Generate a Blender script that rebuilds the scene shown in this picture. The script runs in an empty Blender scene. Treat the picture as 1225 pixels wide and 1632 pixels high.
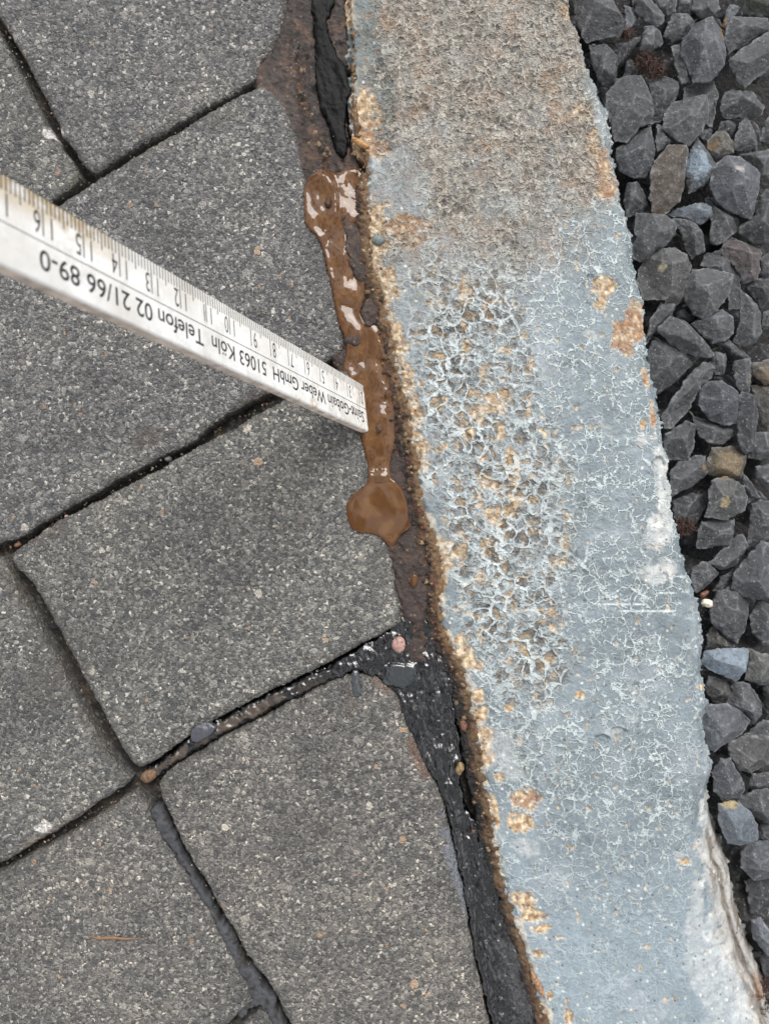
import bpy, math, random
import numpy as np
from mathutils import Matrix, Vector

# ---------------------------------------------------------------- camera, world, sun, exposure
S = bpy.context.scene
COL = S.collection
MM = 0.001
F, H = 1322.5, 276.0            # focal length in photo pixels, camera height in mm
CX, CY = 612.5, 816.0

cd = bpy.data.cameras.new("camera")
cam = bpy.data.objects.new("camera", cd)
COL.objects.link(cam)
cam.location = (0, 0, H * MM)
cd.sensor_fit = 'VERTICAL'
cd.sensor_height = 36
cd.lens = F / 1632 * 36
cd.clip_start = 0.01
cd.clip_end = 100
cd.dof.use_dof = True
cd.dof.focus_distance = 0.272
cd.dof.aperture_fstop = 24
S.camera = cam

w = bpy.data.worlds.new("World")
S.world = w
w.use_nodes = True
nt = w.node_tree
N = nt.nodes
bg = N['Background']
sky = N.new('ShaderNodeTexSky')
sky.sky_type = 'NISHITA'
sky.sun_disc = False
SUN_EL, SUN_AZ = math.radians(54), math.radians(72)   # azimuth measured in the photo plane, from image right
sky.sun_elevation = SUN_EL
sky.sun_rotation = math.pi / 2 - SUN_AZ
hs = N.new('ShaderNodeHueSaturation')
hs.inputs['Saturation'].default_value = 0.07
tc = N.new('ShaderNodeTexCoord')
cn = N.new('ShaderNodeTexNoise')
cn.inputs['Scale'].default_value = 3.0
cn.inputs['Detail'].default_value = 3
cr = N.new('ShaderNodeValToRGB')
cr.color_ramp.elements[0].position = .46
cr.color_ramp.elements[0].color = (.28, .28, .29, 1)
cr.color_ramp.elements[1].position = .54
cr.color_ramp.elements[1].color = (3.3, 3.3, 3.3, 1)
mx = N.new('ShaderNodeMix')
mx.data_type = 'RGBA'
mx.blend_type = 'MULTIPLY'
mx.inputs[0].default_value = 1
cof = N.new('ShaderNodeVectorMath')
cof.operation = 'ADD'
cof.inputs[1].default_value = (96.9, 0, 0)  # cloud pattern invented; shifted so its bright and dark patches land in wet reflections
nt.links.new(tc.outputs['Generated'], cof.inputs[0])
nt.links.new(cof.outputs[0], cn.inputs['Vector'])
nt.links.new(cn.outputs['Fac'], cr.inputs['Fac'])
nt.links.new(sky.outputs[0], hs.inputs['Color'])
nt.links.new(hs.outputs[0], mx.inputs[6])
nt.links.new(cr.outputs[0], mx.inputs[7])
nt.links.new(mx.outputs[2], bg.inputs['Color'])
bg.inputs['Strength'].default_value = 0.088

sd = bpy.data.lights.new("sun", 'SUN')
sd.energy = 2.0
sd.angle = math.radians(30)
sd.color = (1, .97, .93)
sun = bpy.data.objects.new("sun", sd)
COL.objects.link(sun)
dirv = Vector((math.cos(SUN_AZ) * math.cos(SUN_EL), math.sin(SUN_AZ) * math.cos(SUN_EL), math.sin(SUN_EL)))
sun.rotation_euler = dirv.to_track_quat('Z', 'Y').to_euler()

S.view_settings.view_transform = 'Standard'
S.view_settings.look = 'None'
S.view_settings.exposure = 0.85
S.view_settings.gamma = 1

# ---------------------------------------------------------------- numpy noise
def _hash(ix, iy, seed):
    h = (ix.astype(np.int64) * 374761393 + iy.astype(np.int64) * 668265263 + seed * 974634777) & 0xffffffff
    h = ((h ^ (h >> 13)) * 1274126177) & 0xffffffff
    h = ((h ^ (h >> 15)) * 2246822519) & 0xffffffff
    return (h ^ (h >> 16)) & 0xffffffff

def hrand(ix, iy, seed):
    return _hash(ix, iy, seed) / 4294967296.0

def perlin(x, y, seed=0):
    ix = np.floor(x); iy = np.floor(y)
    fx = x - ix; fy = y - iy
    u = fx * fx * fx * (fx * (fx * 6 - 15) + 10)
    v = fy * fy * fy * (fy * (fy * 6 - 15) + 10)
    def g(dx, dy):
        a = hrand(ix + dx, iy + dy, seed) * 2 * np.pi
        return np.cos(a) * (fx - dx) + np.sin(a) * (fy - dy)
    n0 = g(0, 0) * (1 - u) + g(1, 0) * u
    n1 = g(0, 1) * (1 - u) + g(1, 1) * u
    return (n0 * (1 - v) + n1 * v) * 1.5

def fbm(x, y, scale, octv=4, seed=0, rough=.5):
    s = 0; a = 1; t = 0; f = 1.0 / scale
    for i in range(octv):
        s = s + a * perlin(x * f, y * f, seed + i * 17)
        t += a; a *= rough; f *= 2.03
    return s / t

def worley(x, y, scale, seed=0):
    x = x / scale; y = y / scale
    ix = np.floor(x); iy = np.floor(y)
    f1 = np.full(x.shape, 9.); f2 = np.full(x.shape, 9.); idr = np.zeros(x.shape)
    for dx in (-1, 0, 1):
        for dy in (-1, 0, 1):
            jx = ix + dx; jy = iy + dy
            px = jx + hrand(jx, jy, seed); py = jy + hrand(jx, jy, seed + 5)
            d = np.hypot(px - x, py - y)
            r = hrand(jx, jy, seed + 9)
            near = d < f1
            f2 = np.where(near, f1, np.minimum(f2, d))
            idr = np.where(near, r, idr)
            f1 = np.where(near, d, f1)
    return f1, f2, idr

def ss(a, b, x):
    t = np.clip((x - a) / (b - a), 0, 1)
    return t * t * (3 - 2 * t)

def mixc(c, d, m):
    return c * (1 - m[..., None]) + np.asarray(d) * m[..., None]

def srgb(r, g, b):
    return np.array([(v / 255 / 12.92 if v / 255 <= .04045 else ((v / 255 + .055) / 1.055) ** 2.4) for v in (r, g, b)])

def sdf_poly(x, y, poly):
    """signed distance in px, positive inside"""
    P = np.array(poly, float)
    d2 = np.full(x.shape, 1e18)
    ins = np.zeros(x.shape, bool)
    n = len(P)
    for i in range(n):
        ax, ay = P[i]; bx, by = P[(i + 1) % n]
        ex, ey = bx - ax, by - ay
        wx, wy = x - ax, y - ay
        L = ex * ex + ey * ey
        if L < 1e-9: continue
        t = np.clip((wx * ex + wy * ey) / L, 0, 1)
        d2 = np.minimum(d2, (wx - t * ex) ** 2 + (wy - t * ey) ** 2)
        c = ((ay <= y) & (by > y)) | ((by <= y) & (ay > y))
        with np.errstate(divide='ignore', invalid='ignore'):
            xi = ax + (y - ay) / (by - ay if by != ay else 1) * ex
        ins ^= c & (x < xi)
    d = np.sqrt(d2)
    return np.where(ins, d, -d)

def smooth_poly(poly, it=1):
    P = [tuple(p) for p in poly]
    for _ in range(it):
        Q = []
        for i in range(len(P)):
            a = P[i]; b = P[(i + 1) % len(P)]
            Q.append((a[0] * .8 + b[0] * .2, a[1] * .8 + b[1] * .2))
            Q.append((a[0] * .2 + b[0] * .8, a[1] * .2 + b[1] * .8))
        P = Q
    return P

def world_xy(px, py, z):
    """photo pixel + height (mm) -> metres"""
    k = (H - z) / F * MM
    return (px - CX) * k, (CY - py) * k

# ---------------------------------------------------------------- object helpers
def tag(o, label=None, cat=None, group=None, kind=None):
    if label: o['label'] = label
    if cat: o['category'] = cat
    if group: o['group'] = group
    if kind: o['kind'] = kind
    return o

def make_mesh(name, V, Fq, mat, cols=None, parent=None, smooth=True, tris=None):
    me = bpy.data.meshes.new(name)
    V = np.asarray(V, np.float32)
    nq = len(Fq)
    me.vertices.add(len(V)); me.vertices.foreach_set('co', V.ravel())
    me.loops.add(nq * 4); me.loops.foreach_set('vertex_index', np.asarray(Fq, np.int32).ravel())
    me.polygons.add(nq)
    me.polygons.foreach_set('loop_start', np.arange(0, nq * 4, 4, dtype=np.int32))
    if cols is not None:
        ca = me.color_attributes.new('Col', 'FLOAT_COLOR', 'POINT')
        ca.data.foreach_set('color', np.asarray(cols, np.float32).ravel())
    me.update(calc_edges=True)
    me.validate()
    me.polygons.foreach_set('use_smooth', np.full(len(me.polygons), smooth))
    me.materials.append(mat)
    o = bpy.data.objects.new(name, me)
    COL.objects.link(o)
    if parent: o.parent = parent
    return o

def pyobj(name, V, Fs, mat, parent=None, smooth=False):
    me = bpy.data.meshes.new(name)
    me.from_pydata(V, [], Fs)
    me.update()
    me.polygons.foreach_set('use_smooth', np.full(len(me.polygons), smooth))
    me.materials.append(mat)
    o = bpy.data.objects.new(name, me)
    COL.objects.link(o)
    if parent: o.parent = parent
    return o

def field(name, poly, cell, zfun, colfun, mat, zref=0.0, depth=10.0, edge=(1.5, 9, 2.0, 35), seed=1, closed=None,
          parent=None, smooth_it=1, grow=0.0):
    """Height field over a photo-pixel outline. zfun(x,y,s)->mm, colfun(x,y,s)->(n,4).
    closed: function giving the underside height -> closed stone, else a skirt of the given depth."""
    poly = smooth_poly(poly, smooth_it) if smooth_it else poly
    P = np.array(poly)
    x0, y0 = P.min(0) - 3 * cell - 3; x1, y1 = P.max(0) + 3 * cell + 3
    gx = np.arange(x0, x1, cell); gy = np.arange(y0, y1, cell)
    X, Y = np.meshgrid(gx, gy)
    sd_ = sdf_poly(X, Y, poly)
    sd_ = sd_ + edge[0] * fbm(X, Y, edge[1], 2, seed) + edge[2] * fbm(X, Y, edge[3], 2, seed + 3)
    sd_ = sd_ + grow
    ins = sd_ > 0
    pad = np.pad(ins, 1)
    nb = np.zeros_like(ins)
    for a in (0, 1, 2):
        for b in (0, 1, 2):
            nb |= pad[a:a + ins.shape[0], b:b + ins.shape[1]]
    ring = nb & ~ins
    act = nb
    gyy, gxx = np.gradient(sd_, cell)
    gl = np.hypot(gxx, gyy) + 1e-6
    # outer ring slides on to the contour
    Xr = np.where(ring, X - sd_ * gxx / gl, X); Yr = np.where(ring, Y - sd_ * gyy / gl, Y)
    q = act[:-1, :-1] & act[1:, :-1] & act[:-1, 1:] & act[1:, 1:]
    hasin = ins[:-1, :-1] | ins[1:, :-1] | ins[:-1, 1:] | ins[1:, 1:]
    q &= hasin
    idx = -np.ones(X.shape, np.int64)
    used = np.zeros_like(act)
    used[:-1, :-1] |= q; used[1:, :-1] |= q; used[:-1, 1:] |= q; used[1:, 1:] |= q
    idx[used] = np.arange(used.sum())
    xs, ys = Xr[used], Yr[used]; s = np.maximum(sd_[used], 0); isr = ring[used]
    z = zfun(xs, ys, s)
    c = colfun(xs, ys, s)
    if closed is None:
        z = np.where(isr, z - depth, z)
    k = (H - zref) / F * MM
    V = np.stack([(xs - CX) * k, (CY - ys) * k, z * MM], 1)
    i, j = np.nonzero(q)
    Fq = np.stack([idx[i, j], idx[i + 1, j], idx[i + 1, j + 1], idx[i, j + 1]], 1)
    if closed is not None:
        zb = closed(xs, ys, s)
        m2 = ~isr
        id2 = np.arange(len(xs)); id2 = np.where(m2, len(xs) + np.cumsum(m2) - 1, id2)
        V2 = V[m2].copy(); V2[:, 2] = zb[m2] * MM
        V = np.concatenate([V, V2]); c = np.concatenate([c, c[m2]])
        Fb = id2[Fq][:, ::-1]
        Fq = np.concatenate([Fq, Fb])
    return make_mesh(name, V, Fq, mat, c, parent)

def col4(c, a=None):
    out = np.ones((len(c), 4)); out[:, :3] = c
    if a is not None: out[:, 3] = a
    return out

# ---------------------------------------------------------------- materials
def new_mat(name):
    m = bpy.data.materials.new(name); m.use_nodes = True
    t = m.node_tree
    return m, t, t.nodes, t.links, t.nodes['Principled BSDF']

def tex(n, l, kind, vec, **kw):
    t = n.new(kind)
    for k, v in kw.items():
        if k in ('feature', 'voronoi_dimensions', 'noise_dimensions'): setattr(t, k, v)
        else: t.inputs[k].default_value = v
    if vec is not None: l.new(vec, t.inputs['Vector'])
    return t

def ramp(n, l, src, stops, interp='LINEAR'):
    r = n.new('ShaderNodeValToRGB'); r.color_ramp.interpolation = interp
    e = r.color_ramp.elements
    while len(e) < len(stops): e.new(.5)
    for a, (p, c) in zip(e, stops):
        a.position = p
        a.color = (c, c, c, 1) if isinstance(c, (int, float)) else (*c, 1)
    l.new(src, r.inputs['Fac'])
    return r.outputs[0]

def mix(n, l, a, b, f, mode='MIX'):
    m = n.new('ShaderNodeMix'); m.data_type = 'RGBA'; m.blend_type = mode
    for s, v in ((m.inputs[6], a), (m.inputs[7], b), (m.inputs[0], f)):
        if isinstance(v, (int, float)): s.default_value = v if s.type == 'VALUE' else (v, v, v, 1)
        elif isinstance(v, (tuple, list, np.ndarray)): s.default_value = (*v[:3], 1)
        else: l.new(v, s)
    return m.outputs[2]

def math_(n, l, op, a, b=0.0):
    m = n.new('ShaderNodeMath'); m.operation = op
    for s, v in ((m.inputs[0], a), (m.inputs[1], b)):
        if isinstance(v, (int, float)): s.default_value = v
        else: l.new(v, s)
    return m.outputs[0]

def bump(n, l, hsrc, dist, strength=1.0, normal=None):
    b = n.new('ShaderNodeBump'); b.inputs['Distance'].default_value = dist; b.inputs['Strength'].default_value = strength
    l.new(hsrc, b.inputs['Height'])
    if normal is not None: l.new(normal, b.inputs['Normal'])
    return b.outputs[0]

def attr(n):
    a = n.new('ShaderNodeAttribute'); a.attribute_name = 'Col'; return a

def paver_mat():
    m, t, n, l, p = new_mat('paver_concrete')
    tcn = n.new('ShaderNodeTexCoord')
    oc = tcn.outputs['Object']
    wn = tex(n, l, 'ShaderNodeTexNoise', oc, Scale=620, Detail=3)
    vm = n.new('ShaderNodeVectorMath'); vm.operation = 'MULTIPLY_ADD'
    l.new(wn.outputs['Color'], vm.inputs[0]); vm.inputs[1].default_value = (.0022,) * 3; l.new(oc, vm.inputs[2])
    v = vm.outputs[0]
    big = tex(n, l, 'ShaderNodeTexVoronoi', v, Scale=270)
    mid = tex(n, l, 'ShaderNodeTexVoronoi', v, Scale=590)
    sm = tex(n, l, 'ShaderNodeTexVoronoi', v, Scale=1320)
    def sep(src):
        s = n.new('ShaderNodeSeparateColor'); l.new(src, s.inputs[0]); return s.outputs
    sb, smd, sss = sep(big.outputs['Color']), sep(mid.outputs['Color']), sep(sm.outputs['Color'])
    fine = ramp(n, l, sss[0], [(0, (.030, .031, .033)), (.25, (.062, .062, .063)), (.5, (.098, .096, .093)), (.72, (.150, .147, .140)), (.9, (.235, .23, .215)), (.975, (.42, .40, .36))], 'CONSTANT')
    midc = ramp(n, l, smd[0], [(0, (.030, .032, .035)), (.3, (.068, .068, .069)), (.58, (.115, .110, .105)), (.80, (.18, .17, .16)), (.9, (.25, .24, .225)), (.976, (.24, .16, .10)), (.985, (.42, .40, .36))], 'CONSTANT')
    bigc = ramp(n, l, sb[0], [(0, (.034, .037, .041)), (.45, (.07, .07, .072)), (.66, (.115, .105, .10)), (.82, (.20, .195, .185)), (.935, (.27, .19, .125)), (.95, (.19, .12, .105)), (.96, (.36, .34, .30))], 'CONSTANT')
    mm = math_(n, l, 'MULTIPLY', math_(n, l, 'GREATER_THAN', smd[1], .5), math_(n, l, 'LESS_THAN', mid.outputs['Distance'], .42))
    bm = math_(n, l, 'MULTIPLY', math_(n, l, 'GREATER_THAN', sb[1], .80), math_(n, l, 'LESS_THAN', big.outputs['Distance'], .36))
    c = mix(n, l, fine, midc, mm)
    c = mix(n, l, c, bigc, bm)
    # matrix paste softens everything
    pn = tex(n, l, 'ShaderNodeTexNoise', oc, Scale=260, Detail=6, Roughness=.7)
    paste = ramp(n, l, pn.outputs['Fac'], [(.3, (.088, .087, .084)), (.7, (.155, .152, .144))])
    c = mix(n, l, c, paste, .2)
    ln = tex(n, l, 'ShaderNodeTexNoise', oc, Scale=26, Detail=7, Roughness=.62)
    c = mix(n, l, c, ramp(n, l, ln.outputs['Fac'], [(.26, (.58, .58, .60)), (.5, (1, .99, .97)), (.72, (1.36, 1.31, 1.22))]), 1.0, 'MULTIPLY')
    oi = n.new('ShaderNodeObjectInfo')
    c = mix(n, l, c, oi.outputs['Color'], 1.0, 'MULTIPLY')
    a = attr(n)
    c = mix(n, l, c, a.outputs['Color'], a.outputs['Alpha'])
    l.new(c, p.inputs['Base Color'])
    rr = math_(n, l, 'ADD', math_(n, l, 'MULTIPLY', sss[1], .3), .42)
    l.new(rr, p.inputs['Roughness'])
    nf = tex(n, l, 'ShaderNodeTexNoise', oc, Scale=1500, Detail=4, Roughness=.65)
    hgt = math_(n, l, 'ADD', nf.outputs['Fac'], math_(n, l, 'MULTIPLY', sm.outputs['Distance'], -.9))
    hgt2 = math_(n, l, 'ADD', hgt, math_(n, l, 'MULTIPLY', mid.outputs['Distance'], -.8))
    l.new(bump(n, l, hgt2, .0009, 1.0), p.inputs['Normal'])
    return m

def attr_mat(name, rough=.6, spec=.5, n1=(1200, .0003, .8), var=.25, coat=0, ior=1.5, speck=None, rough_var=0.0, alpha_rough=None):
    """colour from the mesh's own pigment map, broken up by fine grain"""
    m, t, n, l, p = new_mat(name)
    oc = n.new('ShaderNodeTexCoord').outputs['Object']
    a = attr(n)
    g = tex(n, l, 'ShaderNodeTexNoise', oc, Scale=n1[0], Detail=5, Roughness=.7)
    c = mix(n, l, a.outputs['Color'], ramp(n, l, g.outputs['Fac'], [(.25, 1 - var), (.75, 1 + var)]), 1.0, 'MULTIPLY')
    if speck:
        sv = tex(n, l, 'ShaderNodeTexVoronoi', oc, Scale=speck[0])
        s = n.new('ShaderNodeSeparateColor'); l.new(sv.outputs['Color'], s.inputs[0])
        f = math_(n, l, 'MULTIPLY', math_(n, l, 'GREATER_THAN', s.outputs[0], speck[1]), math_(n, l, 'LESS_THAN', sv.outputs['Distance'], .35))
        c = mix(n, l, c, speck[2], math_(n, l, 'MULTIPLY', f, speck[3]))
    l.new(c, p.inputs['Base Color'])
    p.inputs['Specular IOR Level'].default_value = spec
    p.inputs['IOR'].default_value = ior
    p.inputs['Coat Weight'].default_value = coat
    p.inputs['Coat Roughness'].default_value = .05
    if alpha_rough is not None:
        r = math_(n, l, 'ADD', math_(n, l, 'MULTIPLY', a.outputs['Alpha'], alpha_rough[1] - alpha_rough[0]), alpha_rough[0])
        l.new(r, p.inputs['Roughness'])
    elif rough_var:
        g2 = tex(n, l, 'ShaderNodeTexNoise', oc, Scale=300, Detail=4)
        r = math_(n, l, 'ADD', math_(n, l, 'MULTIPLY', g2.outputs['Fac'], rough_var), rough - rough_var / 2)
        l.new(r, p.inputs['Roughness'])
    else:
        p.inputs['Roughness'].default_value = rough
    if n1[1] > 0:
        l.new(bump(n, l, g.outputs['Fac'], n1[1], n1[2]), p.inputs['Normal'])
    return m

def plain(name, col, rough=.6, bumpd=None, scale=800, var=.2):
    m, t, n, l, p = new_mat(name)
    oc = n.new('ShaderNodeTexCoord').outputs['Object']
    g = tex(n, l, 'ShaderNodeTexNoise', oc, Scale=scale, Detail=5)
    c = mix(n, l, col, ramp(n, l, g.outputs['Fac'], [(.25, 1 - var), (.75, 1 + var)]), 1.0, 'MULTIPLY')
    l.new(c, p.inputs['Base Color']); p.inputs['Roughness'].default_value = rough
    if bumpd: l.new(bump(n, l, g.outputs['Fac'], bumpd, 1), p.inputs['Normal'])
    return m

M_PAVER = paver_mat()
M_SOIL = plain('dark_soil', (.010, .009, .008), .9, .002, 500, .5)
M_CRUST = attr_mat('damp_soil_crust', rough=.5, n1=(700, .0010, 1), var=.5, rough_var=.5, speck=(900, .9, (.16, .10, .06), .7))
M_MUD = attr_mat('muddy_water', rough=.05, n1=(60, .0, 0), var=.06, ior=1.4, spec=.45)
M_BITUMEN = attr_mat('wet_bitumen', spec=.75, ior=1.5, n1=(380, .00022, 1.0), var=.3, alpha_rough=(.03, .5))
M_KERB = attr_mat('weathered_painted_concrete', rough=.5, n1=(1100, .00030, .9), var=.20, alpha_rough=(.38, .85))
def kerb_mat():
    m, t, n, l, p = new_mat('weathered_painted_concrete')
    oc = n.new('ShaderNodeTexCoord').outputs['Object']
    fl = n.new('ShaderNodeVectorMath'); fl.operation = 'MULTIPLY'; l.new(oc, fl.inputs[0]); fl.inputs[1].default_value = (1, 1, .15)
    fv = fl.outputs[0]
    wn = tex(n, l, 'ShaderNodeTexNoise', fv, Scale=260, Detail=3, Roughness=.6)
    vm = n.new('ShaderNodeVectorMath'); vm.operation = 'MULTIPLY_ADD'
    l.new(wn.outputs['Color'], vm.inputs[0]); vm.inputs[1].default_value = (.0048,) * 3; l.new(fv, vm.inputs[2])
    a = attr(n)
    k = n.new('ShaderNodeAttribute'); k.attribute_name = 'Msk'
    sp = n.new('ShaderNodeSeparateColor'); l.new(k.outputs['Color'], sp.inputs[0])
    wid = math_(n, l, 'ADD', .075, math_(n, l, 'ADD', math_(n, l, 'MULTIPLY', sp.outputs[2], .055), math_(n, l, 'MULTIPLY', sp.outputs[1], .05)))
    def crack(scale, k_, seedscale, lo, hi):
        v = tex(n, l, 'ShaderNodeTexVoronoi', vm.outputs[0], feature='DISTANCE_TO_EDGE', Scale=scale)
        q = math_(n, l, 'DIVIDE', v.outputs['Distance'], math_(n, l, 'MULTIPLY', wid, k_))
        ln_ = ramp(n, l, q, [(.35, 1), (1, 0)])
        b = tex(n, l, 'ShaderNodeTexNoise', fv, Scale=seedscale, Detail=3)
        return math_(n, l, 'MULTIPLY', ln_, ramp(n, l, b.outputs['Fac'], [(lo, 0), (hi, 1)]))
    c1 = crack(215, .9, 170, .40, .49)
    c2 = crack(330, 1.0, 250, .44, .53)
    c3 = crack(560, 1.1, 330, .50, .58)
    cf_ = math_(n, l, 'MAXIMUM', c1, math_(n, l, 'MAXIMUM', math_(n, l, 'MULTIPLY', c2, .85), math_(n, l, 'MULTIPLY', c3, .6)))
    cf_ = math_(n, l, 'MULTIPLY', cf_, sp.outputs[0])
    g = tex(n, l, 'ShaderNodeTexNoise', oc, Scale=1100, Detail=5, Roughness=.7)
    g2 = tex(n, l, 'ShaderNodeTexNoise', oc, Scale=300, Detail=6, Roughness=.7)
    c = mix(n, l, a.outputs['Color'], ramp(n, l, g.outputs['Fac'], [(.25, .84), (.75, 1.16)]), 1.0, 'MULTIPLY')
    c = mix(n, l, c, ramp(n, l, g2.outputs['Fac'], [(.3, .82), (.7, 1.16)]), 1.0, 'MULTIPLY')
    filc = mix(n, l, mix(n, l, (.42, .47, .475), (.35, .39, .395), sp.outputs[2]), (.33, .30, .26), sp.outputs[1])
    c = mix(n, l, c, filc, math_(n, l, 'MULTIPLY', cf_, .85))
    def layer(scale, wd, cav_lo, cav_hi, nscale, mask, plo, phi, ks, kc):
        pn_ = tex(n, l, 'ShaderNodeTexNoise', fv, Scale=nscale * .33, Detail=4, Roughness=.65)
        mask = math_(n, l, 'MULTIPLY', mask, ramp(n, l, pn_.outputs['Fac'], [(plo, .12), (phi, 1)]))
        v = tex(n, l, 'ShaderNodeTexVoronoi', vm.outputs[0], feature='DISTANCE_TO_EDGE', Scale=scale)
        b1 = tex(n, l, 'ShaderNodeTexNoise', fv, Scale=nscale, Detail=4, Roughness=.6)
        b2 = tex(n, l, 'ShaderNodeTexNoise', fv, Scale=nscale * .72, Detail=3)
        wv = math_(n, l, 'MULTIPLY', ramp(n, l, b2.outputs['Fac'], [(.33, .05), (.68, 1.8)]), wd)
        rg = ramp(n, l, math_(n, l, 'DIVIDE', v.outputs['Distance'], wv), [(.6, 1), (1.05, 0)])
        rg = math_(n, l, 'MULTIPLY', math_(n, l, 'MULTIPLY', rg, mask), ks)
        cv = math_(n, l, 'MULTIPLY', ramp(n, l, v.outputs['Distance'], [(wd * .9, 0), (wd * 1.5, 1)]), ramp(n, l, b1.outputs['Fac'], [(cav_lo, 0), (cav_hi, 1)]))
        cv = math_(n, l, 'MULTIPLY', math_(n, l, 'MULTIPLY', cv, mask), kc)
        return rg, cv
    rg1, cv1 = layer(200, .10, .47, .53, 210, sp.outputs[2], .40, .52, .85, .95)
    rg2, cv2 = layer(270, .085, .45, .52, 260, sp.outputs[1], .38, .58, .75, .8)
    bn = tex(n, l, 'ShaderNodeTexNoise', fv, Scale=140, Detail=4)
    cavc = ramp(n, l, bn.outputs['Fac'], [(.42, (.040, .036, .034)), (.52, (.11, .085, .06)), (.60, (.30, .215, .125))])
    c = mix(n, l, c, cavc, cv1)
    c = mix(n, l, c, (.085, .072, .062), cv2)
    c = mix(n, l, c, (.42, .46, .465), rg1)
    c = mix(n, l, c, (.36, .335, .29), rg2)
    # bare filaments and dark pin holes in the worn part
    rv = tex(n, l, 'ShaderNodeTexVoronoi', vm.outputs[0], feature='DISTANCE_TO_EDGE', Scale=560)
    rl = math_(n, l, 'MULTIPLY', ramp(n, l, rv.outputs['Distance'], [(.03, 1), (.13, 0)]), sp.outputs[1])
    c = mix(n, l, c, (.42, .39, .33), math_(n, l, 'MULTIPLY', rl, .30))
    rd = tex(n, l, 'ShaderNodeTexVoronoi', vm.outputs[0], Scale=520)
    rdk = math_(n, l, 'MULTIPLY', ramp(n, l, rd.outputs['Distance'], [(.10, 1), (.34, 0)]), math_(n, l, 'MAXIMUM', sp.outputs[1], math_(n, l, 'MULTIPLY', sp.outputs[2], .25)))
    c = mix(n, l, c, (.055, .048, .042), math_(n, l, 'MULTIPLY', rdk, .4))
    l.new(c, p.inputs['Base Color'])
    r = math_(n, l, 'ADD', math_(n, l, 'MULTIPLY', a.outputs['Alpha'], .4), .40)
    l.new(r, p.inputs['Roughness'])
    h = math_(n, l, 'ADD', math_(n, l, 'MULTIPLY', g.outputs['Fac'], .35), math_(n, l, 'MULTIPLY', g2.outputs['Fac'], 1.1))
    h = math_(n, l, 'ADD', h, math_(n, l, 'MULTIPLY', cf_, .7))
    h = math_(n, l, 'ADD', h, math_(n, l, 'SUBTRACT', math_(n, l, 'MAXIMUM', rg1, rg2), math_(n, l, 'MULTIPLY', math_(n, l, 'MAXIMUM', cv1, cv2), 1.15)))
    h = math_(n, l, 'ADD', h, math_(n, l, 'ADD', math_(n, l, 'MULTIPLY', rl, .8), math_(n, l, 'MULTIPLY', rdk, -1.3)))
    l.new(bump(n, l, h, .00055, 1.0), p.inputs['Normal'])
    return m
M_BITDULL = attr_mat('damp_bitumen', spec=.12, ior=1.45, n1=(700, .0003, 1.0), var=.4, alpha_rough=(.25, .8))
M_KERB = kerb_mat()
M_ROCK = attr_mat('basalt', rough=.6, n1=(600, .0015, 1.0), var=.55, rough_var=.35, speck=(1300, .90, (.26, .26, .27), .6))
M_ERODE = attr_mat('rust_stained_concrete', rough=.6, n1=(700, .0009, 1), var=.5, rough_var=.5, speck=(500, .86, (.22, .15, .09), .6))

# ---------------------------------------------------------------- ground
def make_ground():
    n = 41; R = 3.0
    t = np.linspace(-1, 1, n); t = np.sign(t) * np.abs(t) ** 2 * R
    X, Y = np.meshgrid(t, t)
    Z = -.034 + .0 * X
    V = [(x, y, z) for x, y, z in zip(X.ravel(), Y.ravel(), Z.ravel())]
    Fs = [(i * n + j, i * n + j + 1, (i + 1) * n + j + 1, (i + 1) * n + j) for i in range(n - 1) for j in range(n - 1)]
    tag(pyobj('ground', V, Fs, M_SOIL), kind='structure')
make_ground()

# sandy dark filling deep in the joints between the stones
def z_fill(x, y, s): return -7.5 + 1.6 * fbm(x, y, 22, 4, 5) + .8 * fbm(x, y, 6, 2, 8)
def c_fill(x, y, s):
    c = mixc(np.broadcast_to(srgb(30, 27, 24), (len(x), 3)), srgb(60, 52, 40), ss(.0, .5, fbm(x, y, 60, 3, 2)))
    g = ss(.25, .5, fbm(x, y, 5, 2, 12))
    return col4(mixc(c, srgb(110, 98, 85), g * .6))
tag(field('joint_soil', [(-190, -130), (560, -130), (620, 500), (720, 1000), (860, 1760), (-190, 1760)], 4, z_fill, c_fill, M_CRUST, seed=77), kind='structure')

# ---------------------------------------------------------------- paving stones
def blob(x, y, cx, cy, rx, ry, rot=0, nz=.35, sc=14, seed=3):
    a = math.radians(rot); dx, dy = x - cx, y - cy
    u = (dx * math.cos(a) + dy * math.sin(a)) / rx; v = (-dx * math.sin(a) + dy * math.cos(a)) / ry
    return ss(1.12, .82, np.hypot(u, v) + nz * fbm(x, y, sc * 1.25, 5, seed, .66) * 1.15)

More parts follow.
